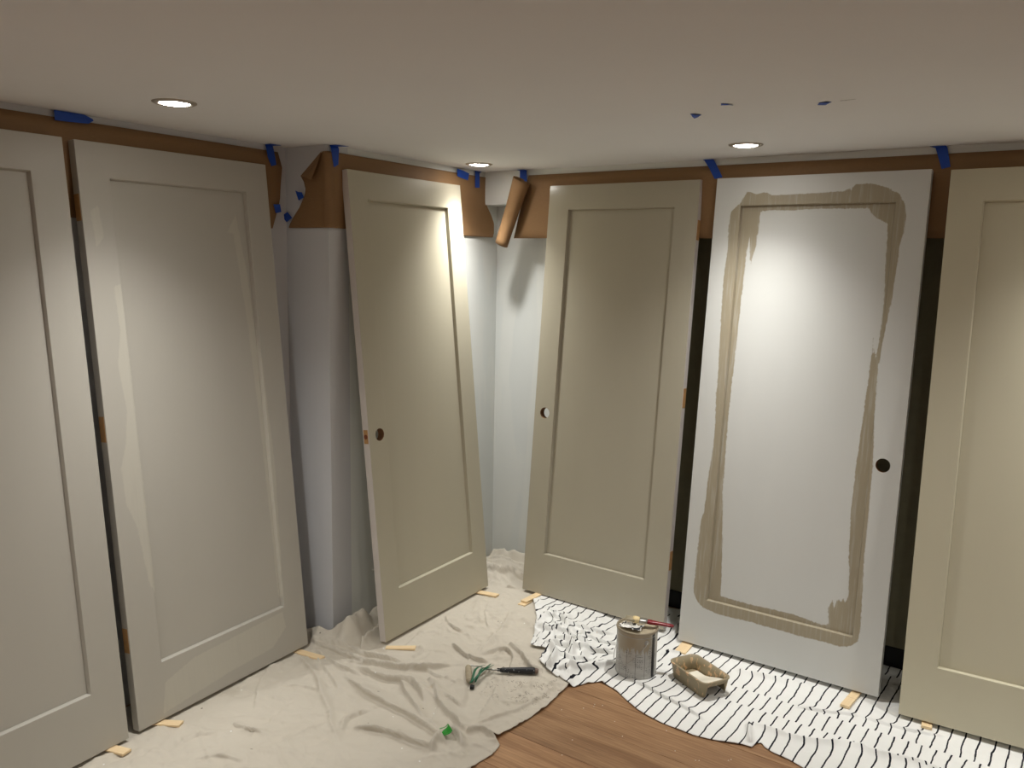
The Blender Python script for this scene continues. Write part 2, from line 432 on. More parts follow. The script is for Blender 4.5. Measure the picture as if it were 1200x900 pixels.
# ------------------------------------------------------------------ cloth height fields
CANVAS = [(-2.72, .5), (-1.50, .5), (-1.50, 1.6), (-1.586, 1.894), (-1.593, 2.06), (-1.599, 2.086), (-1.588, 2.152), (-1.601, 2.215),
          (-1.640, 2.241), (-1.622, 2.368), (-1.613, 2.525), (-1.634, 2.73), (-1.70, 3.0), (-1.85, 3.4), (-2.05, 3.69), (-2.742, 3.70),
          (-2.672, 2.43), (-2.912, 2.40), (-2.80, 1.0), (-2.77, .5)]
CR = [([(-2.667, 2.235), (-2.469, 2.154), (-2.262, 2.025), (-2.06, 1.893)], .020, .012, 0),
      ([(-2.37, 2.213), (-2.167, 2.177), (-1.973, 2.157), (-1.824, 2.128), (-1.727, 2.096)], .030, .020, 1),
      ([(-2.75, 2.354), (-2.531, 2.34), (-2.352, 2.363), (-2.189, 2.444), (-2.097, 2.552)], .022, .022, 1),
      ([(-2.392, 2.296), (-2.244, 2.302), (-2.105, 2.341), (-1.971, 2.249)], .030, .022, 1),
      ([(-2.106, 2.418), (-1.92, 2.288), (-1.74, 2.207)], .020, .020, 1),
      ([(-2.167, 2.344), (-2.02, 2.355), (-1.849, 2.328)], .018, .014, 1),
      ([(-1.758, 2.3), (-1.802, 2.442), (-1.848, 2.548), (-1.864, 2.641)], .016, .014, -1),
      ([(-1.871, 2.662), (-1.944, 2.777), (-2.01, 2.806), (-2.06, 2.707)], .020, .016, -1),
      ([(-2.227, 2.709), (-2.099, 2.656), (-1.998, 2.667)], .018, .016, 1),
      ([(-2.068, 2.7), (-2.126, 2.918), (-2.221, 3.164)], .022, .011, 0),
      ([(-2.027, 2.854), (-1.945, 2.816), (-1.831, 2.74), (-1.729, 2.701)], .022, .022, 1),
      ([(-1.763, 2.246), (-1.699, 2.368), (-1.669, 2.521), (-1.664, 2.664)], .012, .012, 0),
      ([(-2.456, 2.929), (-2.356, 2.852), (-2.258, 2.837)], .014, .012, 1),
      ([(-2.70, 2.13), (-2.624, 2.008), (-2.466, 1.853)], .020, .010, 1),
      ([(-2.094, 1.949), (-2.129, 2.015), (-2.122, 2.095)], .012, .014, 1),
      ([(-2.08, 1.981), (-1.976, 2.026), (-1.845, 2.039), (-1.751, 2.052)], .026, .020, 1),
      ([(-2.44, 1.74), (-2.367, 1.74), (-2.301, 1.763)], .014, .012, 1),
      ([(-2.95, 2.30), (-2.83, 2.345), (-2.70, 2.40), (-2.61, 2.45), (-2.52, 2.47)], .030, .044, 0),
      ([(-2.82, 2.30), (-2.66, 2.37), (-2.45, 2.40), (-2.25, 2.45)], .018, .022, 1),
      ([(-2.575, 2.38), (-2.60, 2.50), (-2.615, 2.65), (-2.62, 2.95)], .034, .060, 0),
      ([(-2.49, 2.42), (-2.53, 2.50), (-2.555, 2.62), (-2.56, 2.8)], .016, .030, -1),
      ([(-2.80, 2.37), (-2.70, 2.44), (-2.62, 2.52), (-2.60, 2.6)], .014, .030, -1),
      ([(-1.744, 2.03), (-1.78, 2.10), (-1.76, 2.175), (-1.673, 2.124)], .018, .026, 0),
      ([(-2.678, 2.306), (-2.488, 2.277), (-2.321, 2.26)], .014, .012, 1),
      ([(-1.733, 2.198), (-1.709, 2.252), (-1.615, 2.234)], .016, .020, 0),
      ([(-1.856, 2.337), (-1.908, 2.417), (-1.992, 2.479), (-2.06, 2.427)], .020, .014, 1),
      ([(-2.181, 2.334), (-2.091, 2.276), (-1.9, 2.169), (-1.78, 2.14)], .018, .018, 1),
      ([(-2.74, 3.68), (-2.60, 3.665), (-2.45, 3.68), (-2.2, 3.68)], .03, .055, 0),
      ([(-2.72, 3.60), (-2.62, 3.56), (-2.50, 3.59), (-2.35, 3.60)], .025, .042, 1),
      ([(-2.70, 3.49), (-2.58, 3.46), (-2.47, 3.50), (-2.30, 3.50)], .022, .030, 1),
      ([(-2.42, 3.38), (-2.36, 3.42), (-2.30, 3.47)], .015, .014, 1)]
_rc = random.Random(23)
for _ in range(64):                                     # short secondary creases, gathered towards the fold at the hem
    cx, cy = _rc.uniform(-2.62, -1.66), _rc.uniform(1.15, 3.2)
    if cx < -2.45 and cy > 2.3: continue
    a = math.atan2(2.15 - cy, -1.75 - cx) + _rc.gauss(0, .55); L = _rc.uniform(.05, .16); bend = _rc.uniform(-.03, .03)
    CR.append(([(cx - math.cos(a) * L, cy - math.sin(a) * L), (cx - math.sin(a) * bend, cy + math.cos(a) * bend), (cx + math.cos(a) * L, cy + math.sin(a) * L)],
               _rc.uniform(.008, .016), _rc.uniform(.004, .010), _rc.choice((1, 1, -1))))
SHEET = [(-2.234, 3.351), (-2.155, 3.26), (-2.05, 3.12), (-1.99, 3.0), (-1.935, 2.905), (-1.90, 2.91), (-1.852, 2.925), (-1.842, 2.86), (-1.828, 2.808),
         (-1.76, 2.765), (-1.70, 2.742), (-1.612, 2.721), (-1.585, 2.78), (-1.545, 2.828), (-1.46, 2.80), (-1.392, 2.758), (-1.33, 2.725),
         (-1.276, 2.707), (-1.21, 2.694), (-1.149, 2.692), (-1.09, 2.69), (-1.036, 2.698), (-.98, 2.718), (-.927, 2.739), (-.893, 2.742), (-.888, 2.775), (-.875, 2.79), (-.858, 2.772),
         (-.826, 2.757), (-.765, 2.748), (-.715, 2.731), (-.62, 2.69), (-.528, 2.644), (-.281, 2.62), (.4, 2.60), (1.1, 2.66), (1.1, 3.68), (-1.56, 3.695), (-1.75, 3.66), (-2.05, 3.46), (-2.22, 3.42)]
SR = [([(-2.08, 3.22), (-1.95, 3.204), (-1.819, 3.191), (-1.707, 3.245)], .018, .014, 1),
      ([(-1.897, 2.956), (-1.753, 3.006), (-1.613, 3.074)], .018, .015, 1),
      ([(-1.727, 2.793), (-1.636, 2.881), (-1.575, 3.004)], .022, .017, 1),
      ([(-2.108, 3.291), (-1.93, 3.185), (-1.838, 3.088), (-1.70, 3.06)], .016, .015, 1),
      ([(-1.864, 2.94), (-1.80, 2.90), (-1.77, 2.83), (-1.75, 2.78)], .026, .030, 0),
      ([(-1.147, 3.251), (-1.063, 3.27), (-0.936, 3.30), (-0.748, 3.36)], .014, .012, -1),
      ([(-0.964, 2.894), (-0.872, 2.894), (-0.738, 2.906), (-0.613, 2.988)], .015, .014, -1),
      ([(-0.617, 2.984), (-0.524, 2.976), (-0.392, 2.996), (-.1, 2.95)], .016, .015, -1),
      ([(-1.89, 3.033), (-1.818, 3.028), (-1.759, 2.96), (-1.72, 2.90)], .020, .022, 0),
      ([(-1.532, 2.925), (-1.393, 2.90), (-1.221, 2.85), (-1.089, 2.80)], .020, .010, 1),
      ([(-1.71, 3.357), (-1.59, 3.336)], .02, .010, 1),
      ([(-1.454, 3.177), (-1.439, 3.24), (-1.388, 3.259)], .015, .010, 0),
      ([(-2.08, 3.10), (-1.96, 3.07), (-1.867, 3.12), (-1.78, 3.13)], .014, .014, 1),
      ([(-0.955, 2.885), (-0.93, 2.826), (-0.905, 2.76)], .014, .016, 0),
      ([(-0.637, 3.19), (-0.489, 3.19), (-0.331, 3.24)], .012, .008, 1),
      ([(-1.53, 3.50), (-1.50, 3.43), (-1.50, 3.323)], .018, .018, 0),
      ([(-0.86, 3.104), (-0.715, 3.154), (-0.637, 3.19)], .012, .008, 1),
      ([(-1.80, 2.88), (-1.70, 2.90), (-1.62, 2.96)], .012, .014, 1),
      ([(-1.99, 3.16), (-1.86, 3.12), (-1.74, 3.13), (-1.62, 3.17)], .012, .012, 1)]
def ridges(x, y, R, wob=.012, seed=3):
    xw = x + wob * noise2(x * 9, y * 9, seed); yw = y + wob * noise2(x * 9, y * 9, seed + 5)
    h = np.zeros_like(x)
    for pts, wd, ht, asym in R:
        asym = -asym; wd = wd * .74
        P = [Vector((p[0], p[1], 0)) for p in pts]
        Q = []                                           # Catmull-Rom resampling keeps fold lines fluent
        for i in range(len(P) - 1):
            p0, p1, p2, p3 = P[max(i - 1, 0)], P[i], P[i + 1], P[min(i + 2, len(P) - 1)]
            for k in range(5):
                t = k / 5
                Q.append(0.5 * ((2 * p1) + (p2 - p0) * t + (2 * p0 - 5 * p1 + 4 * p2 - p3) * t * t + (3 * p1 - p0 - 3 * p2 + p3) * t ** 3))
        Q.append(P[-1]); n = len(Q) - 1
        xs = [q.x for q in Q]; ys = [q.y for q in Q]; pad = wd * 3.5 + .02
        k = (x > min(xs) - pad) & (x < max(xs) + pad) & (y > min(ys) - pad) & (y < max(ys) + pad)
        if not k.any(): continue
        X, Y = xw[k], yw[k]; best = np.full(X.shape, 1e9); tt = np.zeros_like(best); sd = np.zeros_like(best)
        for i in range(n):
            d, t, _, _, s = seg_dist(X, Y, (Q[i].x, Q[i].y), (Q[i + 1].x, Q[i + 1].y))
            b = d < best; best = np.where(b, d, best); tt = np.where(b, (i + t) / n, tt); sd = np.where(b, s, sd)
        wloc = np.where(sd * asym > 0, wd * .24, wd * 2.3) if asym else wd * .85
        q_ = best / wloc; prof = .6 * np.exp(-q_ * 1.1) + .4 * np.exp(-q_ ** 2)
        if ht > .035: prof = np.exp(-(best / (wd * 1.5)) ** 2) * .7
        if asym: prof = prof - .16 * np.exp(-((sd * asym * best - wd * .75) / (wd * .22)) ** 2)
        env = np.clip(np.minimum(tt, 1 - tt) * 5 + .15, 0, 1)
        hh = np.zeros_like(x); hh[k] = (1.5 if ht > .035 else 1.5) * ht * prof * env * (1 + .25 * noise2(X * 22, Y * 22, seed))
        h = np.maximum(h, hh) + .35 * np.minimum(h, hh); h = np.maximum(h, -.0025)
    return h
def wrinkle(x, y, s, ang, stretch, seed, p=3.0):
    c, sn = math.cos(ang), math.sin(ang)
    wx = .35 * noise2(x / s * .6, y / s * .6, seed + 20); wy = .35 * noise2(x / s * .6, y / s * .6, seed + 31)
    a = (x * c + y * sn) / s + wx; b = (-x * sn + y * c) / (s * stretch) + wy
    n = np.abs(noise2(a, b, seed)); env = np.clip(.55 + 1.1 * noise2(x * 2.3, y * 2.3, seed + 50), 0, 1.2); return np.clip(1 - n * 3.4, 0, 1) ** (p * .6) * env
DOORLINES = [((-2.56, -.1), (-2.76, 2.34)), ((-2.45, 2.52), (-2.50, 3.33)), ((-2.34, 3.40), (-1.55, 3.395)), ((-1.45, 3.345), (-.6, 3.35)), ((-.53, 3.27), (.3, 3.30))]
def near_doors(x, y):
    d = np.full(x.shape, 9.0)
    for a, b in DOORLINES: d = np.minimum(d, seg_dist(x, y, a, b)[0])
    return smoothstep(.015, .075, d)
CAN_XY, TRAY_XY = (-1.478, 2.993), (-1.222, 3.045)
def canvas_h(x, y):
    m = near_doors(x, y)
    h = .0035 + .0022 * (1 + fbm(x * 5, y * 5, 2)) * .6
    h = h + m * (.0080 * wrinkle(x, y, .15, .5, 4.2, 4) + .0075 * wrinkle(x, y, .10, 2.3, 3.4, 8) + .0055 * wrinkle(x, y, .05, 1.2, 3.4, 12)
                 + .0035 * wrinkle(x, y, .04, 2.7, 2.5, 15))
    behind = smoothstep(3.36, 3.46, y) * smoothstep(-2.35, -2.5, x) + smoothstep(-2.52, -2.60, x) * smoothstep(2.36, 2.45, y)
    behind = np.clip(behind, 0, 1)
    h = h + behind * (.022 * (1 + 1.6 * noise2(x * 7 + y * 4, y * 9 - x * 3, 21)) + .010 * (1 + 1.5 * noise2(x * 16, y * 20, 24)) + .008 * wrinkle(x, y, .07, .8, 3, 27))
    crump = np.exp(-(seg_dist(x, y, (-2.40, 2.68), (-2.41, 2.98))[0] / .045) ** 2)
    h = h + crump * .010 * np.abs(fbm(x * 45, y * 30, 9))
    h = h + ridges(x, y, CR) * np.maximum(m, .15 + .85 * behind)
    rd = np.minimum(seg_dist(x, y, (-2.03, 2.575), (-1.94, 2.47))[0], seg_dist(x, y, (-1.95, 2.59), (-1.76, 2.725))[0])
    h = .005 + (h - .005) * (1 - .85 * np.exp(-(rd / .035) ** 4))      # the roller presses the cloth flat
    edge = smoothstep(-.01, .035, poly_sd(x, y, CANVAS)[0])
    return .004 + (h - .004) * (1 - behind + behind * edge)
def sheet_h(x, y):
    m = near_doors(x, y)
    can = 1 - .85 * np.exp(-(np.hypot(x - CAN_XY[0], y - CAN_XY[1]) / .10) ** 4)
    tr = 1 - .8 * np.exp(-(np.hypot(x - TRAY_XY[0], y - TRAY_XY[1]) / .14) ** 4)
    left = smoothstep(-1.45, -1.65, x)
    h = .0035 + .0016 * (1 + fbm(x * 6, y * 6, 40)) * .6
    h = h + m * can * tr * ((.0050 + .010 * left) * wrinkle(x, y, .10, .3, 2.8, 42) + (.0030 + .007 * left) * wrinkle(x, y, .055, .3, 2.4, 47)
                            + .0025 * wrinkle(x, y, .14, 1.5, 4, 52))
    h = h + ridges(x, y, SR, .010, 60) * m * can * tr
    sd = poly_sd(x, y, CANVAS)[0]
    ch = np.maximum(canvas_h(x, y) - .0035, 0)
    return h + smoothstep(-.02, .02, sd) * (ch + .007)

def cloth(name, poly, hf, step, m, lo, hi, uvs=False):
    nx = int((hi[0] - lo[0]) / step) + 1; ny = int((hi[1] - lo[1]) / step) + 1
    gx, gy = np.meshgrid(lo[0] + np.arange(nx) * step, lo[1] + np.arange(ny) * step)
    cx, cy = gx[:-1, :-1] + step / 2, gy[:-1, :-1] + step / 2
    keep = poly_sd(cx, cy, poly)[0] > 0
    used = np.zeros(gx.shape, int)
    used[:-1, :-1] += keep; used[1:, :-1] += keep; used[:-1, 1:] += keep; used[1:, 1:] += keep
    bnd = (used > 0) & (used < 4)
    sd, qx, qy = poly_sd(gx[bnd], gy[bnd], poly)
    X, Y = gx.copy(), gy.copy(); X[bnd] = qx; Y[bnd] = qy
    Z = hf(X, Y)
    # lateral give: crests lean a little so folds are not pure height
    fx, fy = X + .25 * np.clip(Z - .004, 0, .03) * noise2(X * 6, Y * 6, 77), Y - .55 * np.clip(Z - .004, 0, .03)
    idx = -np.ones(gx.shape, int); sel = used > 0; idx[sel] = np.arange(sel.sum())
    V = np.stack([fx[sel], fy[sel], Z[sel]], 1)
    jj, ii = np.nonzero(keep)
    F = np.stack([idx[jj, ii], idx[jj, ii + 1], idx[jj + 1, ii + 1], idx[jj + 1, ii]], 1)
    me = bpy.data.meshes.new(name)
    me.vertices.add(len(V)); me.vertices.foreach_set('co', V.ravel())
    me.loops.add(F.size); me.loops.foreach_set('vertex_index', F.ravel().astype(np.int32))
    me.polygons.add(len(F)); me.polygons.foreach_set('loop_start', np.arange(0, F.size, 4, dtype=np.int32))
    me.polygons.foreach_set('use_smooth', np.ones(len(F), bool))
    me.update(calc_edges=True); me.validate()
    if uvs:                                             # weave coordinate drifts with the fabric gathered into folds
        uvl = me.uv_layers.new(name='weave')
        bx, by = X[sel], Y[sel]
        left = smoothstep(-1.5, -1.75, bx)
        u = bx + .6 * np.clip(V[:, 2] - .006, 0, .03) + left * .018 * noise2(bx * 7, by * 7, 5) + .15 * left * (by - 3.0)
        v = by + 1.2 * np.clip(V[:, 2] - .006, 0, .03) + left * .03 * noise2(bx * 6, by * 6, 9)
        uv = np.stack([u, v], 1)[F.ravel()]
        uvl.data.foreach_set('uv', uv.ravel())
    me.materials.append(m)
    o = link(bpy.data.objects.new(name, me))
    md = o.modifiers.new('thickness', 'SOLIDIFY'); md.thickness = .0016; md.offset = -1
    return o
tag(cloth('canvas_drop_cloth', CANVAS, canvas_h, .0055, M_canvas, (-2.95, .45), (-1.45, 3.75)),
    'wrinkled beige canvas drop cloth under the left doors', 'drop cloth')
tag(cloth('striped_sheet', SHEET, sheet_h, .0055, M_stripe, (-2.3, 2.55), (1.15, 3.72), True),
    'white cotton sheet with thin black dashes under the right doors', 'drop cloth')
def h_at(f, x, y): return float(f(np.array([x]), np.array([y]))[0])

# ------------------------------------------------------------------ doors
def edge_count(cells, nx):
    pass
def make_door(origin, yaw, lean, width, tilt, mats, label, hole=None, fine=False, bands=None, top_extra=0):
    H, T = 2.03, .035
    SW, TR, BR, RD, BV = .114, .117, .207, .0160, .0035
    x0, x1, z0, z1 = SW, width - SW, BR, H - TR
    t = empty('door_slab', origin); tag(t, label, 'door', 'door slabs leaning on the walls')
    u = Vector((math.cos(yaw), math.sin(yaw), 0)); n = Vector((-math.sin(yaw), math.cos(yaw), 0))
    v = math.sin(lean) * n + Vector((0, 0, math.cos(lean)))
    u2 = u * math.cos(tilt) + v * math.sin(tilt); v2 = v * math.cos(tilt) - u * math.sin(tilt)
    R = Matrix((u2, v2.cross(u2), v2)).transposed()        # local x along width, y into the wall, z up the door
    t.rotation_euler = R.to_euler()
    st = .008 if fine else .12
    def lines(a, b, c, d):
        out = []
        for p, q in ((a, b), (b, c), (c, d)):
            k = max(1, int(round((q - p) / st))); out += [p + (q - p) * i / k for i in range(k)]
        return np.array(out + [d])
    xs, zs = lines(0, x0, x1, width), lines(0, z0, z1, H)
    vid, verts, faces, mi = {}, [], [], []
    def V(x, y, z):
        key = (round(x, 5), round(y, 5), round(z, 5))
        if key not in vid: vid[key] = len(verts); verts.append((x, y, z))
        return vid[key]
    for i in range(len(xs) - 1):
        for j in range(len(zs) - 1):
            xm, zm = (xs[i] + xs[i + 1]) / 2, (zs[j] + zs[j + 1]) / 2
            if x0 < xm < x1 and z0 < zm < z1: continue
            q = [(xs[i], zs[j]), (xs[i + 1], zs[j]), (xs[i + 1], zs[j + 1]), (xs[i], zs[j + 1])]
            faces.append(tuple(V(a, 0, b) for a, b in q)); mi.append(0)
            faces.append(tuple(V(a, T, b) for a, b in reversed(q))); mi.append(0)
    def side(pts, mat, inner=False):
        for a, b in zip(pts[:-1], pts[1:]):
            if not inner:
                faces.append((V(a[0], 0, a[1]), V(a[0], T, a[1]), V(b[0], T, b[1]), V(b[0], 0, b[1]))); mi.append(mat)
            else:
                cl = lambda p: (min(max(p[0], x0 + BV), x1 - BV), min(max(p[1], z0 + BV), z1 - BV))
                A, B = cl(a), cl(b)
                faces.append((V(a[0], 0, a[1]), V(A[0], RD, A[1]), V(B[0], RD, B[1]), V(b[0], 0, b[1]))) if A != B else faces.append((V(a[0], 0, a[1]), V(A[0], RD, A[1]), V(b[0], 0, b[1])))
                mi.append(0)
                if A != B: faces.append((V(A[0], RD, A[1]), V(a[0], T, a[1]), V(b[0], T, b[1]), V(B[0], RD, B[1])))
                else: faces.append((V(A[0], RD, A[1]), V(a[0], T, a[1]), V(b[0], T, b[1])))
                mi.append(0)
    me_ = 1 if len(mats) > 1 else 0
    side([(x, 0) for x in xs], me_); side([(x, H) for x in xs[::-1]], me_)
    side([(width, z) for z in zs], me_); side([(0, z) for z in zs[::-1]], me_)
    xi = [x for x in xs if x0 - 1e-9 <= x <= x1 + 1e-9]; zi = [z for z in zs if z0 - 1e-9 <= z <= z1 + 1e-9]
    side([(x, z0) for x in xi], 0, True); side([(x, z1) for x in xi[::-1]], 0, True)
    side([(x1, z) for z in zi], 0, True); side([(x0, z) for z in zi[::-1]], 0, True)
    fr = mesh_obj('door_frame', verts, faces, mats, None, False, mi)
    bm = bmesh.new(); bm.from_mesh(fr.data); bmesh.ops.recalc_face_normals(bm, faces=bm.faces); bm.to_mesh(fr.data); bm.free()
    if hole:
        bm = bmesh.new()
        bmesh.ops.create_cone(bm, cap_ends=True, segments=40, radius1=.027, radius2=.027, depth=.12,
                              matrix=Matrix.Translation((hole[0], T / 2, hole[1])) @ Matrix.Rotation(PI / 2, 4, 'X'))
        for f in bm.faces: f.material_index = len(mats)
        fr.data.materials.append(M_bore); cut = bm_obj('cut', bm, list(mats) + [M_bore])
        md = fr.modifiers.new('b', 'BOOLEAN'); md.object = cut; md.operation = 'DIFFERENCE'; md.solver = 'EXACT'
        bpy.context.view_layer.update()
        nm = bpy.data.meshes.new_from_object(fr.evaluated_get(bpy.context.evaluated_depsgraph_get()))
        fr.modifiers.clear(); fr.data = nm; bpy.data.objects.remove(cut)
        nm.name = 'door_frame'
    fr.parent = t
    # recessed panel
    pv, pf = [], []; xp = np.linspace(x0 + .004, x1 - .004, 2 if not fine else 76); zp = np.linspace(z0 + .004, z1 - .004, 2 if not fine else 214)
    # the panel front sits at the foot of the moulding
    for z in zp:
        for x in xp: pv.append((x, RD - .0002, z))
    for j in range(len(zp) - 1):
        for i in range(len(xp) - 1):
            a = j * len(xp) + i; pf.append((a, a + 1, a + 1 + len(xp), a + len(xp)))
    pn = mesh_obj('door_panel', pv, pf, mats[:1], t)
    md = pn.modifiers.new('thick', 'SOLIDIFY'); md.thickness = .012; md.offset = -1
    if bands:
        for o in (fr, pn):
            n_ = len(o.data.vertices); co = np.zeros(n_ * 3); o.data.vertices.foreach_get('co', co); co = co.reshape(-1, 3)
            best = np.full(n_, -1.0)
            for outer, inner in bands:
                s = poly_sd(co[:, 0], co[:, 2], outer)[0]
                if inner: s = np.minimum(s, -poly_sd(co[:, 0], co[:, 2], inner)[0])
                best = np.maximum(best, s)
            at = o.data.attributes.new('brushed', 'FLOAT', 'POINT'); at.data.foreach_set('value', best)
    bv = fr.modifiers.new('soft', 'BEVEL'); bv.width = .0016; bv.segments = 2; bv.limit_method = 'ANGLE'; bv.angle_limit = math.radians(60)
    return t
def mortise(t, side_x, z, width, m=None):
    s = 1 if side_x > 0 else -1
    x = width if s > 0 else 0
    o = box('hinge_mortise', (min(x - s * .002, x + s * .0012), .005, z - .044), (max(x - s * .002, x + s * .0012), .033, z + .044), m or M_mortise, next(c for c in t.children if c.name.startswith('door_frame')), .0008)
    o['label'] = 'bare wood hinge mortise'; return o

BR_OUT = [(.113, 1.925), (.138, 1.972), (.18, 1.958), (.215, 1.965), (.245, 1.951), (.434, 1.955), (.53, 1.960), (.548, 1.968), (.556, 1.962), (.572, 1.984), (.63, 1.985), (.689, 1.967), (.735, 1.94), (.755, 1.905),
          (.766, 1.86), (.763, 1.80), (.752, 1.739), (.750, 1.64), (.744, 1.544), (.735, 1.46), (.728, 1.379), (.716, 1.279), (.719, 1.113), (.730, 1.0), (.735, .915), (.738, .713), (.738, .544),
          (.745, .36), (.751, .256), (.745, .20), (.724, .173), (.683, .158), (.62, .160), (.532, .158), (.42, .160), (.317, .163), (.22, .160), (.166, .160), (.10, .172), (.075, .19), (.055, .222), (.052, .24),
          (.055, .435), (.058, .55), (.069, .589), (.075, .741), (.083, .85), (.086, .967), (.078, 1.1), (.078, 1.225), (.069, 1.445), (.066, 1.60), (.073, 1.736), (.068, 1.83), (.076, 1.89)]
BR_IN = [(.196, 1.889), (.192, 1.80), (.190, 1.74), (.178, 1.70), (.172, 1.66), (.166, 1.71), (.160, 1.78), (.150, 1.72), (.148, 1.593), (.143, 1.34), (.134, 1.046), (.139, .677), (.159, .457), (.168, .30), (.170, .236),
         (.30, .232), (.473, .236), (.55, .228), (.600, .222), (.628, .232), (.622, .268), (.620, .30), (.632, .335), (.640, .30), (.652, .345), (.664, .33), (.672, .35), (.680, .33), (.692, .362), (.675, .55), (.668, .7), (.672, .906),
         (.680, 1.108), (.686, 1.27), (.690, 1.39), (.702, 1.30), (.710, 1.36), (.713, 1.477), (.710, 1.6), (.705, 1.706), (.700, 1.83), (.676, 1.845), (.659, 1.852), (.640, 1.868), (.624, 1.893), (.56, 1.893), (.439, 1.895), (.32, 1.89), (.26, 1.893)]
PATCH = [([(.03, 1.80), (.06, 1.82), (.07, 1.72), (.04, 1.68)], None),
         ([(.085, 1.55), (.12, 1.56), (.125, 1.2), (.128, .75), (.13, .45), (.10, .50), (.075, .72), (.045, .80), (.040, .93), (.065, 1.0), (.085, 1.12), (.070, 1.28), (.092, 1.40)], None),
         ([(.60, 1.75), (.63, 1.75), (.66, 1.4), (.675, 1.0), (.685, .5), (.69, .25), (.70, .25), (.72, .8), (.705, 1.2), (.68, 1.6), (.65, 1.82)], None),
         ([(.10, .02), (.40, .05), (.62, .06), (.70, .12), (.69, .19), (.25, .17), (.12, .13)], None)]

def place(name_i, *a, **k): return make_door(*a, **k)
D1 = make_door((-2.5647, .6375, .02), 1.64659, .0946, .813, .0017, [M_greige_n], 'greige panel door cut off by the left edge of the photo')
D2 = make_door((-2.6372, 1.492, .02), 1.64366, .09225, .81396, .0036, [M_patchy], 'grey-beige panel door with patchy drying paint and bare hinge mortises, left of the inside return', fine=True, bands=PATCH)
D3 = make_door((-2.4495, 2.5254, .02), 1.62629, .10158, .7963, -.0013, [M_greige, M_edge], 'greige panel door with pale bored edge and knob hole on its left, left of the room corner', hole=(.069, .905))
D4 = make_door((-2.3328, 3.396, .02), -.00722, .08179, .78862, .0001, [M_greige_wet, M_edge], 'glossy greige panel door right of the room corner, behind the paint can', hole=(.061, .912))
D5 = make_door((-1.4494, 3.3437, .02), .00441, .0923, .8384, .0027, [M_primed, M_primed], 'white primed door with greige brush strokes around its panel', hole=(.772, .902), fine=True, bands=[(BR_OUT, BR_IN)])
D6 = make_door((-.5216, 3.2688, .02), .03, .1195, .813, .0097, [M_cream], 'pale greige panel door cut off by the right edge of the photo')
for z in (1.812, 1.07, .327): mortise(D2, -1, z, .814)
for z in (1.812, 1.065, .32): mortise(D4, 1, z, .7886)
# latch bore in the pale edge of the third door
lb = box('latch_recess', (-.0012, .006, .875), (.001, .029, .935), M_mortise, D3, .0006); lb['label'] = 'bare wood latch recess'
bm = bmesh.new(); bmesh.ops.create_cone(bm, cap_ends=True, segments=20, radius1=.010, radius2=.010, depth=.002, matrix=Matrix.Translation((-.0015, .0175, .905)) @ Matrix.Rotation(PI / 2, 4, 'Y'))
lb2 = bm_obj('latch_bore', bm, M_dkwood, D3); lb2['label'] = 'round bored latch hole'

# ------------------------------------------------------------------ kraft paper
def sheet_grid(name, rows, cols, fn, m, parent=None, thick=.0006, label=None):
    vs = []; fs = []
    for j in range(rows + 1):
        for i in range(cols + 1): vs.append(fn(i / cols, j / rows))
    for j in range(rows):
        for i in range(cols):
            a = j * (cols + 1) + i; fs.append((a, a + 1, a + 2 + cols, a + 1 + cols))
    o = mesh_obj(name, vs, fs, m, parent, True)
    md = o.modifiers.new('thick', 'SOLIDIFY'); md.thickness = thick; md.offset = 0
    return o
def interp(tab, z): return float(np.interp(z, [a for a, _ in tab], [b for _, b in tab]))
def wav(u, z, amp=.0022, s=0): return amp * float(noise2(np.array(u * 5.0), np.array(z * 7.0), 90 + s)) * 2
# left wall
pA = empty('kraft_paper', PL(1.0, OA, 2.0)); tag(pA, 'brown kraft paper strip taped high on the left wall behind the two leftmost doors', 'masking paper', 'masking paper strips along the ceiling')
LA = [(1.78, 2.50), (1.84, 2.522), (1.90, 2.546), (1.97, 2.551), (2.05, 2.562), (2.09, 2.573), (2.108, 2.555)]
def fA(s, t):
    z = 1.79 + t * (2.112 - 1.79 - .006 * s); R = interp(LA, z); u = -1.2 + s * (R + 1.2)
    curl = .018 * max(0, 1 - (R - u) / .06) ** 2 if z < 2.05 else 0
    return PL(u, OA - .0055 - wav(u, z) - curl, z) - pA.location
sheet_grid('paper', 10, 90, fA, M_kraft, pA)
# proud left wall, wrapping back over the return
pB = empty('kraft_paper', PL(3.0, OB, 2.0)); tag(pB, 'brown kraft paper strip with torn folded left end, behind the door with the bored edge', 'masking paper', 'masking paper strips along the ceiling')
LB = [(1.800, -.222), (1.815, -.214), (1.84, -.195), (1.88, -.158), (1.927, -.128), (1.954, -.120), (1.985, -.128), (2.008, -.146), (2.04, -.105), (2.075, -.06), (2.105, -.018)]
RB = [(1.79, 1.195), (1.82, 1.208), (1.87, 1.208), (1.92, 1.185), (1.955, 1.163), (2.10, 1.158)]
def ptB(s_, z, off):                                   # s_: distance from the outer corner, negative on the return
    q = .008; off += .004 * max(0, 1 - abs(s_) / .03)
    if s_ >= q: return PL(UCORN + s_, OB - off, z)
    if s_ <= -q: return PL(UCORN - off, OB - s_, z)
    a = (s_ + q) / (2 * q) * PI / 2                     # soft bend round the corner
    return PL(UCORN + q - (q + off) * math.cos(a), OB + q - (q + off) * math.sin(a), z)
def fB(a, t):
    z = 1.796 + t * (2.103 - 1.796); L, R = interp(LB, z), interp(RB, z)
    s_ = L + a * (R - L)
    curl = .020 * max(0, 1 - (R - s_) / .14) ** 2 * float(smoothstep(2.0, 1.86, z))
    return ptB(s_, z, .0055 + abs(wav(s_, z, .002, 3)) + curl) - pB.location
sheet_grid('paper', 44, 220, fB, M_kraft, pB)
bm = bmesh.new()                                       # torn corner folded over the front
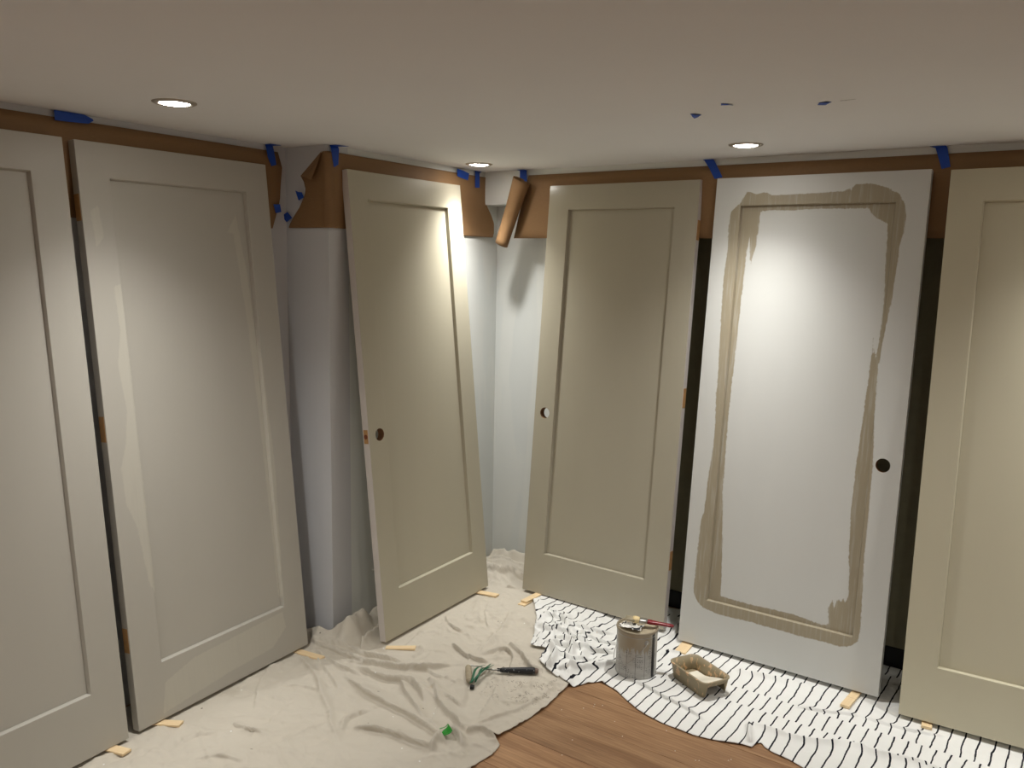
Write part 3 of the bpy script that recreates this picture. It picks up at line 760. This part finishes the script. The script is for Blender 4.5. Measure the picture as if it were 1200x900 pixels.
tri = [ptB(-.02, 2.103, .012), ptB(-.146, 2.008, .010), ptB(-.10, 2.000, .030), ptB(-.052, 1.985, .042), ptB(-.030, 2.04, .034)]
bm.faces.new([bm.verts.new(p - pB.location) for p in tri])
o = bm_obj('torn_flap', bm, M_kraft, pB); md = o.modifiers.new('t', 'SOLIDIFY'); md.thickness = .0006
# right wall
pC = empty('kraft_paper', (-1.0, YC, 2.0)); tag(pC, 'brown kraft paper strip with a curled left end along the right wall header', 'masking paper', 'masking paper strips along the ceiling')
def fC(s, t):
    z = 1.79 + t * (2.102 - 1.79); u = -2.474 - .085 * (1 - t) + s * 4.0
    return Vector((u, YC - .0055 - wav(u, z, .002, 7), z)) - pC.location
sheet_grid('paper', 8, 80, fC, M_kraft, pC)
# the rolled end: a spiral section swept down a slanted axis
topc, botc = Vector((-2.487, YC - .050, 2.076)), Vector((-2.598, YC - .062, 1.758))
def fRoll(a, t):
    ang = -PI * .5 + a * PI * 1.75                      # starts against the wall sheet, comes round the front
    c = botc.lerp(topc, t); r = (.034 - .006 * a) * (1 + .18 * (t - .5)) * (1 - .12 * math.sin(PI * t))
    cut = .018 * math.cos(ang + .6) * (1 - t) - .022 * math.sin(ang) * t
    return c + Vector((math.sin(ang + PI) * r * -1.0, -math.cos(ang + PI * .5 - PI * .5) * r * -.0 , cut)) + Vector((0, math.cos(ang) * -r, 0)) - pC.location
def fRoll2(a, t):
    th = PI * .15 - a * PI * 1.9
    c = botc.lerp(topc, t); r = (.034 + .012 * t - .011 * a) * (1 - .10 * math.sin(PI * t))
    cut = -.016 * math.cos(th) * (1 - t) + .020 * math.cos(th) * -t
    return c + Vector((math.cos(th) * r, math.sin(th) * r, cut)) - pC.location
sheet_grid('curled_end', 14, 36, fRoll2, M_kraft, pC)

# ------------------------------------------------------------------ blue tape
def tape(pts_rows, label, group='blue tape tabs'):
    """pts_rows: list of (left, right) pairs along the strip"""
    vs = []; 
    for a, b in pts_rows: vs += [a, b]
    base = sum((Vector(v) for v in vs), Vector()) / len(vs)
    fs = [(2 * i, 2 * i + 1, 2 * i + 3, 2 * i + 2) for i in range(len(pts_rows) - 1)]
    o = mesh_obj('masking_tape', [Vector(v) - base for v in vs], fs, M_tape); o.location = base
    md = o.modifiers.new('t', 'SOLIDIFY'); md.thickness = .0009; md.offset = 0
    return tag(o, label, 'tape', group)
e = .0105
def A_(u, z, d=0): return PL(u, OA - e - d, z)
def B_(u, z, d=0): return PL(u, OB - e - d, z)
def C_(x, z, d=0): return Vector((x, YC - e - d, z))
def R_(off, z, d=0): return PL(UCORN - e - d, off, z)
def ceil_l(u, off, d): return PL(u, off - d, CEIL - .002)
tape([(A_(1.605, 2.128, .004), A_(1.608, 2.097)), (A_(1.66, 2.128, .008), A_(1.66, 2.098, .004)), (A_(1.706, 2.128, .006), A_(1.722, 2.102, .002)), (A_(1.732, 2.118, .010), A_(1.734, 2.112, .012))],
     'wide blue tape tab lying flat along the top of the leftmost kraft paper')
tape([(ceil_l(2.482, OA, .045), ceil_l(2.535, OA, .05)), (ceil_l(2.487, OA, .008), ceil_l(2.528, OA, .008)), (A_(2.490, 2.118), A_(2.529, 2.118)), (A_(2.498, 2.08), A_(2.536, 2.08, .002)), (A_(2.514, 2.044, .003), A_(2.540, 2.052, .003))],
     'blue tape tab hanging from the ceiling at the right end of the leftmost kraft paper')
tape([(A_(2.512, 1.889, .012), A_(2.541, 1.891, .02)), (A_(2.520, 1.853, .016), A_(2.545, 1.860, .022))], 'small blue tape tab low on the right end of the leftmost kraft paper')
tape([(ceil_l(2.615, OB, .035), ceil_l(2.675, OB, .05)), (ceil_l(2.612, OB, .006), ceil_l(2.660, OB, .006)), (B_(2.614, 2.118), B_(2.660, 2.118)), (B_(2.622, 2.075), B_(2.657, 2.078)), (B_(2.630, 2.042), B_(2.655, 2.055))],
     'blue tape tab hanging from the ceiling above the torn paper corner')
tape([(B_(3.489, 2.122, .004), B_(3.497, 2.086)), (B_(3.54, 2.116, .006), B_(3.54, 2.080)), (B_(3.593, 2.108, .004), B_(3.588, 2.074))], 'slanted blue tape tab above the door with the bored edge')
tape([(ceil_l(3.655, OB, .006), ceil_l(3.72, OB, .004)), (B_(3.653, 2.118), B_(3.692, 2.118)), (B_(3.653, 2.08), B_(3.693, 2.08)), (B_(3.655, 2.043), B_(3.694, 2.046))], 'upright blue tape tab under the corner downlight')
tape([(R_(2.692, 1.950, .004), R_(2.678, 1.909)), (R_(2.672, 1.943, .006), R_(2.662, 1.915)), (R_(2.655, 1.942, .004), R_(2.648, 1.921))], 'small blue tape tab on the torn paper edge, upper of the two')
tape([(R_(2.777, 1.846, .003), R_(2.751, 1.820)), (R_(2.740, 1.862, .005), R_(2.718, 1.838))], 'small blue tape tab at the lowest torn paper tip')
tape([(Vector((-2.53, YC - .03, CEIL - .002)), Vector((-2.483, YC - .03, CEIL - .002))), (Vector((-2.528, YC - .006, CEIL - .003)), Vector((-2.486, YC - .006, CEIL - .003))), (C_(-2.524, 2.10), C_(-2.482, 2.10)), (C_(-2.522, 2.084, .004), C_(-2.479, 2.070, .004))],
     'blue tape tab above the curled end of the kraft paper')
tape([(Vector((-1.54, YC - .02, CEIL - .002)), Vector((-1.492, YC - .02, CEIL - .002))), (C_(-1.536, 2.124), C_(-1.492, 2.124)), (C_(-1.512, 2.09), C_(-1.472, 2.09)), (C_(-1.486, 2.045), C_(-1.450, 2.050))],
     'slanted blue tape tab between the glossy greige door and the white door')
tape([(Vector((-.635, YC - .03, CEIL - .002)), Vector((-.58, YC - .03, CEIL - .002))), (C_(-.618, 2.124), C_(-.578, 2.124)), (C_(-.606, 2.09), C_(-.570, 2.09)), (C_(-.591, 2.046), C_(-.562, 2.053))],
     'blue tape tab between the white door and the rightmost door')
def scrap(pts, label, m=M_tape, name='masking_tape'):
    c = sum((Vector((p[0], p[1], 0)) for p in pts), Vector()) / len(pts); c.z = CEIL - .0006
    vs = [Vector((p[0], p[1], CEIL - .0008 - .003 * (i % 2))) - c for i, p in enumerate(pts)]
    o = mesh_obj(name, vs, [tuple(range(len(pts)))], m); o.location = c
    md = o.modifiers.new('t', 'SOLIDIFY'); md.thickness = .0006
    return tag(o, label, 'tape', 'blue tape tabs')
scrap([(-1.12, 2.479), (-1.105, 2.492), (-1.097, 2.509), (-1.118, 2.53), (-1.144, 2.565), (-1.13, 2.52)], 'torn blue tape scrap on the ceiling, leftmost of three')
scrap([(-.976, 2.366), (-.951, 2.392), (-.957, 2.402), (-.981, 2.376)], 'thin blue tape scrap on the ceiling, middle of three')
scrap([(-.738, 2.488), (-.718, 2.480), (-.705, 2.490), (-.728, 2.515), (-.752, 2.52)], 'pale blue tape scrap on the ceiling, rightmost of three')
o = mesh_obj('ceiling_scratch', [(-.682, 2.489, 0), (-.640, 2.484, 0), (-.640, 2.487, 0), (-.682, 2.493, 0)], [(0, 1, 2, 3)], plain('pencil grey', srgb(110, 100, 90), .8))
o.location = (0, 0, CEIL - .0006); tag(o, 'thin grey scratch on the ceiling beside the rightmost tape scrap', 'mark')

# ------------------------------------------------------------------ wood shims
def shim(x, y, ang, L, W, hmax, z, label, mark=False):
    bm = bmesh.new()
    vs = [bm.verts.new(p) for p in [(-L, -W / 2, 0), (0, -W / 2, 0), (0, W / 2, 0), (-L, W / 2, 0), (-L, -W / 2, .002), (0, -W / 2, hmax), (0, W / 2, hmax), (-L, W / 2, .002)]]
    for f in [(0, 3, 2, 1), (4, 5, 6, 7), (0, 1, 5, 4), (1, 2, 6, 5), (2, 3, 7, 6), (3, 0, 4, 7)]: bm.faces.new([vs[i] for i in f])
    bmesh.ops.bevel(bm, geom=list(bm.edges), offset=.0006, segments=1, affect='EDGES')
    o = bm_obj('wood_shim', bm, M_shim); o.location = (x, y, z); o.rotation_euler = (0, 0, ang)
    if mark:
        m_ = box('staple_dent', (-L * .42, -W * .5, hmax * .62), (-L * .36, W * .5, hmax * .66), plain('grey pencil line', srgb(150, 130, 108), .7), o)
        m_['label'] = 'dark score line across the shim'
    return tag(o, label, 'shim', 'wood shims under the doors')
g_ = .0095
shim(-2.555, 1.40, .25, .15, .036, .008, h_at(canvas_h, -2.57, 1.4) + .001, 'pale wood shim poking out under the leftmost door')
shim(-2.575, 1.615, .5, .15, .034, .008, h_at(canvas_h, -2.60, 1.6) + .001, 'short pale wood shim end under the patchy door, near its left corner')
shim(-2.560, 2.262, .10, .20, .034, .009, h_at(canvas_h, -2.60, 2.26) + .001, 'pale wood shim with a score line under the patchy door, near its right corner', True)
shim(-2.322, 2.575, .55, .13, .030, .010, h_at(canvas_h, -2.35, 2.56) + .001, 'pale wood shim under the bored-edge door, near its left corner')
shim(-2.385, 3.252, .12, .19, .036, .010, h_at(canvas_h, -2.42, 3.25) + .001, 'pale wood shim under the bored-edge door, near the room corner')
z6 = h_at(canvas_h, -2.23, 3.3) + .001
shim(-2.228, 3.236, -1.50, .20, .038, .007, z6, 'lower of two stacked wood shims under the glossy greige door')
shim(-2.232, 3.262, -1.56, .20, .034, .009, z6 + .0075, 'upper of two stacked wood shims under the glossy greige door')
shim(-1.395, 3.245, -1.45, .18, .05, .008, h_at(sheet_h, -1.40, 3.28) + .002, 'pale wood shim behind the paint tray')
shim(-.700, 3.208, -1.62, .20, .034, .011, h_at(sheet_h, -.70, 3.25) + .002, 'pale wood shim with a score line under the white door', True)
shim(-.420, 3.245, -1.45, .12, .036, .010, h_at(sheet_h, -.42, 3.27) + .002, 'short pale wood shim under the rightmost door')

# ------------------------------------------------------------------ paint can
def can_body_mat():
    k = NT('tin with printed label and paint runs'); v = k.coord()
    sp = k.n('ShaderNodeSeparateXYZ'); k.l(v, sp.inputs[0]); X, Y, Z = sp.outputs
    ang = k.math('ARCTAN2', Y, X)                           # around the can
    cb = k.n('ShaderNodeCombineXYZ'); k.l(k.math('MULTIPLY', ang, .085), cb.inputs[0]); k.l(Z, cb.inputs[1])
    a = cb.outputs[0]
    def stretch(sx, sy, lx=0):
        mp = k.n('ShaderNodeMapping'); mp.inputs['Scale'].default_value = (sx, sy, 1); mp.inputs['Location'].default_value = (lx, 0, 0); k.l(a, mp.inputs[0]); return mp.outputs[0]
    label = k.mix(k.noise(stretch(6, 30), 3, 3), srgb(150, 148, 142), srgb(196, 195, 190))
    # small print: rows of short dark dashes, and thin rules
    rows = k.math('LESS_THAN', k.math('FRACT', k.math('MULTIPLY', Z, 140)), .38)
    dash = k.math('GREATER_THAN', k.noise(stretch(260, 60), 1, 1), .52)
    block = k.math('GREATER_THAN', k.noise(stretch(22, 20, 4), 1, 0), .50)
    pr = k.math('MULTIPLY', k.math('MULTIPLY', rows, dash), block)
    label = k.mix(k.math('MULTIPLY', pr, .75), label, srgb(58, 58, 60))
    rule = k.math('LESS_THAN', k.math('ABSOLUTE', k.math('SUBTRACT', k.math('FRACT', k.math('MULTIPLY', ang, 2.2)), .5)), .022)
    label = k.mix(k.math('MULTIPLY', rule, .8), label, srgb(64, 62, 60))
    # black band facing right
    d = k.math('ABSOLUTE', k.math('SUBTRACT', ang, -.17))
    label = k.mix(k.math('LESS_THAN', d, .11), label, srgb(22, 22, 26))
    # paint runs from the rim
    edge = k.math('MULTIPLY_ADD', k.noise(stretch(70, 2), 1, 3, .6), .16, .035)
    runs = k.ramp(k.math('SUBTRACT', Z, edge), -.004, .004)
    side = k.ramp(k.math('ABSOLUTE', k.math('SUBTRACT', ang, -1.35)), 1.15, .85)
    f = k.math('MULTIPLY', runs, side)
    k.set(k.mix(f, label, srgb(158, 147, 126)), .32, 0, .5)
    k.bump(k.math('ADD', f, k.noise(stretch(60, 6), 1, 2)), .25, .001); return k.m
M_canb = can_body_mat()
M_tin = plain('scuffed tin', srgb(170, 168, 162), .32, .1, 30, metal=.85)
M_wet = plain('wet greige paint', srgb(176, 164, 140), .22, .08, 14, .3, 40)
M_drip = plain('dried greige paint', srgb(150, 139, 118), .4, .12, 30, .4, 90)
cz = h_at(sheet_h, *CAN_XY) + .003
can = empty('paint_can', (CAN_XY[0], CAN_XY[1], cz)); tag(can, 'gallon tin of greige paint with paint runs over its label', 'paint can')
lathe('can_body', [(.0001, .002), (.078, .002), (.0835, 0), (.0850, .003), (.0838, .007), (.0832, .010), (.0832, .180), (.0845, .184), (.0850, .187)], M_canb, can, 64)
lathe('rim', [(.0850, .186), (.0862, .190), (.0855, .1945), (.0835, .196), (.0805, .195), (.0785, .190), (.0770, .184), (.074, .183)], M_drip, can, 64)
lathe('lid', [(.0765, .184), (.0755, .189), (.072, .1895), (.068, .187), (.063, .1862), (.03, .1866), (.0001, .1868)], M_wet, can, 48)
lathe('label_seam', [(.0834, .172), (.0838, .1722), (.0838, .1745), (.0834, .1747)], M_tin, can, 64)
for s in (0, 1):
    a = -.62 + PI * s
    lathe('ear', [(.0001, .006), (.006, .0055), (.009, .003), (.0105, 0)], M_tin, can, 16).matrix_local = Matrix.Translation((.083 * math.cos(a), .083 * math.sin(a), .155)) @ Matrix.Rotation(a, 4, 'Z') @ Matrix.Rotation(PI / 2, 4, 'Y')
pts = []
for k in range(25):                                         # bail handle dropped round the front
    th = -.62 + PI - PI * k / 24; pts.append(Vector((.0905 * math.cos(th - 0), .0905 * math.sin(th), .155 - .0)) if False else Vector((.0915 * math.cos(-.62 - PI * k / 24), .0915 * math.sin(-.62 - PI * k / 24), .155 - .115 * math.sin(PI * k / 24))))
tube('bail_handle', pts, .0014, M_tin, can, 8)
# crumpled paper scrap lying on the lid
def crumple(name, cx, cy, r, z, m, label, cat, seed, parent=None):
    vs, fs = [], []; n = 10
    for j in range(n):
        for i in range(n):
            a, b_ = (i / (n - 1) - .5) * 2, (j / (n - 1) - .5) * 2
            nx = float(noise2(np.array(a * 1.7), np.array(b_ * 1.7), seed)); nz = float(fbm(np.array(a * 2.2), np.array(b_ * 2.2), seed + 3))
            vs.append((a * r * (1 + .3 * nx), b_ * r * .6 * (1 + .3 * nz), .010 + .014 * nz * 1.2))
    for j in range(n - 1):
        for i in range(n - 1): k_ = j * n + i; fs.append((k_, k_ + 1, k_ + 1 + n, k_ + n))
    mn = min(v[2] for v in vs); vs = [(a, b_, c - mn) for a, b_, c in vs]
    o = mesh_obj(name, vs, fs, m); o.location = (cx, cy, z); md = o.modifiers.new('t', 'SOLIDIFY'); md.thickness = .0006
    return tag(o, label, cat)
def printed():
    k = NT('torn white label paper'); v = k.coord()
    f = k.math('GREATER_THAN', k.noise(v, 45, 2), .60)
    k.set(k.mix(f, srgb(232, 230, 224), srgb(46, 46, 50)), .7); return k.m
ps = crumple('paper_scrap', CAN_XY[0] - .012, CAN_XY[1] - .028, .046, cz + .190, printed(), 'crumpled white printed paper scrap on the paint can lid, under the brush', 'paper scrap', 5)
ps.rotation_euler = (0, 0, .1)
# paint brush lying across the lid
A0, A1 = Vector((-1.508, 2.990, cz + .217)), Vector((-1.350, 3.054, cz + .205))
dirv = (A1 - A0).normalized(); bl = (A1 - A0).length
br = empty('paint_brush', A0, dirv.to_track_quat('X', 'Z').to_euler()); tag(br, 'red-handled paint brush with cream bristles lying across the paint can', 'brush')
M_red = plain('dark red lacquer', srgb(128, 24, 34), .25, .1, 30); M_brist = plain('cream bristles', srgb(222, 200, 150), .6, .2, 200, .6, 300)
M_brown = plain('paint-clogged bristles', srgb(150, 140, 116), .5, .2, 80, .6, 200)
def flat_loft(name, secs, m, parent):                     # secs: (x, half width y, half thick z)
    vs, fs = [], []; n = 14
    for x, wy, tz in secs:
        for k in range(n): a = 2 * PI * k / n; vs.append((x, wy * math.copysign(abs(math.cos(a)) ** .7, math.cos(a)), tz * math.copysign(abs(math.sin(a)) ** .7, math.sin(a))))
    for i in range(len(secs) - 1):
        for k in range(n): a, b_ = i * n + k, i * n + (k + 1) % n; fs.append((a, b_, b_ + n, a + n))
    fs += [tuple(reversed(range(n))), tuple(range((len(secs) - 1) * n, len(secs) * n))]
    return mesh_obj(name, vs, fs, m, parent, True)
flat_loft('bristles', [(-.022, .022, .003), (-.01, .021, .006), (.012, .019, .008), (.030, .017, .008)], M_brown, br)
flat_loft('bristle_tuft', [(.008, .016, .010), (.020, .019, .012), (.032, .017, .0105), (.038, .015, .008)], M_brist, br)['label'] = 'clean cream upper bristles'
flat_loft('ferrule', [(.036, .0175, .009), (.040, .018, .0092), (.062, .016, .0088), (.068, .013, .008)], M_tin, br)
flat_loft('handle', [(.066, .012, .0075), (.078, .0155, .008), (.095, .012, .0075), (.115, .0085, .0065), (.140, .0095, .0065), (.160, .010, .006), (.172, .007, .005), (.176, .003, .003)], M_red, br)

# ------------------------------------------------------------------ mini paint tray
def tray_mat():
    k = NT('greige painted plastic tray'); v = k.coord()
    n = k.ramp(k.noise(v, 24, 3, .6), .61, .64); vs = k.coord(scale=(1, 1, .35)); n2 = k.ramp(k.noise(vs, 60, 2), .63, .67)
    f = k.math('MAXIMUM', n, k.math('MULTIPLY', n2, .7))
    k.set(k.mix(f, srgb(152, 139, 112), srgb(216, 180, 138)), .42); k.bump(k.noise(v, 60, 3), .25, .001); return k.m
M_tray = tray_mat()
tz = h_at(sheet_h, *TRAY_XY) + .003
tray = empty('paint_tray', (TRAY_XY[0], TRAY_XY[1], tz), (0, 0, -.488)); tag(tray, 'small greige-caked paint tray with a wet ramp, on the striped sheet', 'paint tray')
TL_, TW_, TH_ = .232, .140, .066
def rrect(L, W, r, n=8):
    out = []
    for cx, cy, a0_ in ((L / 2 - r, W / 2 - r, 0), (-L / 2 + r, W / 2 - r, PI / 2), (-L / 2 + r, -W / 2 + r, PI), (L / 2 - r, -W / 2 + r, 1.5 * PI)):
        for i in range(n + 1): a = a0_ + PI / 2 * i / n; out.append((cx + r * math.cos(a), cy + r * math.sin(a)))
    # extra points along the long sides
    res = []
    for i, p in enumerate(out):
        q = out[(i + 1) % len(out)]; res.append(p); d = math.hypot(q[0] - p[0], q[1] - p[1])
        if d > .03:
            kk = 10
            for j in range(1, kk): res.append((p[0] + (q[0] - p[0]) * j / kk, p[1] + (q[1] - p[1]) * j / kk))
    return res
def floor_z(x): return .008 + (.046 - .008) * float(smoothstep(-.045, .10, x))
rings = []
ob = rrect(TL_ - .028, TW_ - .024, .022); oo = rrect(TL_ - .006, TW_ - .006, .028); ro = rrect(TL_, TW_, .030); ri = rrect(TL_ - .012, TW_ - .012, .025); fl_ = rrect(TL_ - .034, TW_ - .030, .020)
def lowz(x, y):                                           # the front end is open underneath, with legs at its corners
    f = float(smoothstep(.080, .094, x)) * float(smoothstep(.050, .040, abs(y))); return .0 + f * .042
rings.append([(x, y, lowz(x, y)) for x, y in ob])
rings.append([(x, y, TH_ - .004) for x, y in oo]); rings.append([(x, y, TH_ - .003) for x, y in ro]); rings.append([(x, y, TH_) for x, y in ro])
rings.append([(x, y, TH_) for x, y in ri]); rings.append([(x, y, min(floor_z(x), TH_ - .010)) for x, y in fl_])
vs = [p for r_ in rings for p in r_]; n = len(ob); fs = []
for i in range(len(rings) - 1):
    for k in range(n): a, b_ = i * n + k, i * n + (k + 1) % n; fs.append((a, b_, b_ + n, a + n))
o = mesh_obj('tray_body', vs, fs, M_tray, tray, True); md = o.modifiers.new('t', 'SOLIDIFY'); md.thickness = .0018; md.offset = 0
def pan(name, L, W, dz, m, x0=-1, x1=1):
    vs, fs = [], []; nx, ny = 24, 8
    for i in range(nx + 1):
        x = max(x0, -L / 2) + (min(x1, L / 2) - max(x0, -L / 2)) * i / nx
        for j in range(ny + 1):
            y_ = -W / 2 + W * j / ny; vs.append((x, y_, min(floor_z(x), TH_ - .010) + dz))
    for i in range(nx):
        for j in range(ny): a = i * (ny + 1) + j; fs.append((a, a + 1, a + ny + 2, a + ny + 1))
    return mesh_obj(name, vs, fs, m, tray, True)
o = pan('tray_floor', TL_ - .030, TW_ - .028, 0, M_tray); md = o.modifiers.new('t', 'SOLIDIFY'); md.thickness = .0015; md.offset = -1
M_pool = plain('pale wet paint film', srgb(240, 236, 220), .22, .05, 20, .4, 70)
pv, pf = [], []
outl = [(-.05, -.050), (-.02, -.054), (.06, -.053), (.094, -.050), (.096, .0), (.094, .050), (.03, .052), (-.01, .044), (.012, .012), (-.03, .030), (-.060, .040), (-.07, .0)]
bm = bmesh.new()
pool = pan('wet_paint', TL_ - .046, TW_ - .036, .0034, M_pool, -.075, .096)
pool['label'] = 'pale film of wet paint on the ramp'

# ------------------------------------------------------------------ mini roller, green strap, green tape
zr = max(h_at(canvas_h, x_, y_) for x_, y_ in ((-2.03, 2.575), (-1.99, 2.53), (-1.95, 2.48), (-1.90, 2.63), (-1.84, 2.67), (-1.78, 2.71))) + .0015
rl = empty('mini_roller', (-1.9, 2.63, zr)); tag(rl, 'mini paint roller with speckled black grip lying on the canvas drop cloth', 'paint roller')
def rel(p): return Vector(p) - rl.location
def grip_mat():
    k = NT('paint-speckled black grip'); v = k.coord()
    f = k.math('GREATER_THAN', k.noise(v, 120, 3, .6), .66); k.set(k.mix(f, srgb(16, 18, 24), srgb(200, 204, 205)), .45); return k.m
hd = Vector((.818, .575, 0)); hs = Vector((-1.905, 2.625, zr + .0145)); 
tube('grip', [rel(hs + hd * d) for d in (0, .008, .02, .05, .09, .125, .14, .145)], [.007, .010, .0105, .0115, .013, .014, .0135, .009], grip_mat(), rl, 16)
tube('grip_cap', [rel(hs + hd * d) for d in (.143, .150, .157)], [.011, .011, .008], plain('brown plastic cap', srgb(120, 100, 88), .5), rl, 14)
sd_ = Vector((.65, -.76, 0)); s0 = Vector((-2.028, 2.572, zr + .012)); s1 = s0 + sd_ * .122
def nap():
    k = NT('paint-soaked roller nap'); v = k.coord(); k.set(k.mix(k.noise(v, 90, 4), srgb(148, 136, 112), srgb(186, 174, 150)), .7); k.bump(k.noise(v, 300, 3), .8, .003); return k.m
tube('sleeve', [rel(s0.lerp(s1, t_)) for t_ in (0, .06, .5, .94, 1)], [.010, .0128, .0132, .0128, .010], nap(), rl, 18)
tube('sleeve_end', [rel(s1), rel(s1 + sd_ * .006), rel(s1 + sd_ * .009)], [.0085, .008, .005], M_drip, rl, 12)
tube('wire_frame', [rel(p) for p in [s0 + sd_ * .004, s0 - sd_ * .008, s0 - sd_ * .010 + hd * .012, s0 + hd * .05 - sd_ * .004, Vector((-1.955, 2.592, zr + .016)), hs - hd * .02, hs + hd * .004]], .0028, M_tin, rl, 8)
for dz_, dy in ((.0, .010), (.0, -.012)):
    nrm = Vector((-hd.y, hd.x, 0))
    tube('prong', [rel(hs + hd * .012 + nrm * dy * .3), rel(hs - hd * .012 + nrm * dy * .9 + Vector((0, 0, .002)))], [.004, .002], M_black, rl, 8)
M_green = plain('green plastic', srgb(22, 104, 72), .35, .2, 40)
gs = empty('plastic_strap', (-1.94, 2.53, zr + .02)); tag(gs, 'bunched green plastic straps with a black end, lying across the roller', 'strap')
def grel(p): return Vector(p) - gs.location
ends = [((-1.965, 2.640), (-1.925, 2.470)), ((-1.952, 2.635), (-1.915, 2.478)), ((-1.975, 2.610), (-1.935, 2.462)), ((-1.945, 2.60), (-1.922, 2.455))]
for i, (p, q) in enumerate(ends):
    P, Q = Vector((*p, 0)), Vector((*q, 0)); vs, fs = [], []; N_ = 12
    nr_ = Vector((.95, .25, 0))
    for k in range(N_ + 1):
        t_ = k / N_; c = P.lerp(Q, t_) + nr_ * (.007 * math.sin(PI * t_ * (1.3 + .3 * i) + i)); c.z = zr + .014 + .014 * math.sin(PI * t_) + .003 * i
        w_ = .0036 + .002 * math.sin(PI * t_)
        vs += [grel(c - nr_ * w_), grel(c + nr_ * w_ + Vector((0, 0, .003)))]
    for k in range(N_): fs.append((2 * k, 2 * k + 1, 2 * k + 3, 2 * k + 2))
    o = mesh_obj('strap', vs, fs, M_green, gs, True); md = o.modifiers.new('t', 'SOLIDIFY'); md.thickness = .0012
bx = box('end_cap', (-.008, -.008, -.006), (.008, .008, .008), M_black, gs, .002); bx.location = (.030, -.082, -.008); bx.rotation_euler = (0, 0, .5); bx['label'] = 'black square end cap'
cz2 = h_at(canvas_h, -1.765, 2.122)
gt = empty('green_tape_piece', (-1.765, 2.118, cz2 + .010), (.45, -.1, -.6)); tag(gt, 'bright green plastic wrapper half tucked in a canvas fold at the bottom', 'wrapper')
M_grn2 = plain('bright green film', srgb(38, 140, 44), .3, .25, 60)
sheet_grid('film', 5, 7, lambda a, b_: Vector(((a - .5) * .058, (b_ - .5) * .034, .004 * math.sin(a * 6) * (1 - b_) + .003 * math.cos(b_ * 5))), M_grn2, gt, .0008)
# white dried paint chips on the oak
bm = bmesh.new(); bmesh.ops.create_icosphere(bm, subdivisions=1, radius=.0022)
for v in bm.verts: v.co.z *= .5; v.co.x *= 1 + .3 * math.sin(v.co.y * 3000)
cme = bpy.data.meshes.new('paint_chip'); bm.to_mesh(cme); bm.free(); cme.materials.append(plain('white paint chip', srgb(236, 226, 212), .6))
for (x, y) in [(-1.48, 2.66), (-1.475, 2.645), (-1.452, 2.672), (-1.50, 2.61), (-1.56, 2.55), (-1.36, 2.60), (-1.29, 2.53), (-1.42, 2.40), (-1.18, 2.66), (-1.10, 2.56), (-1.02, 2.55), (-1.01, 2.557), (-.925, 2.63), (-.93, 2.618), (-1.40, 2.30)]:
    o = bpy.data.objects.new('paint_chip', cme); o.location = (x, y, .0011); o.rotation_euler = (0, 0, x * 50); link(o)
    tag(o, 'tiny white paint chip lying on the bare oak floor', 'paint chip', 'white paint chips on the oak floor')
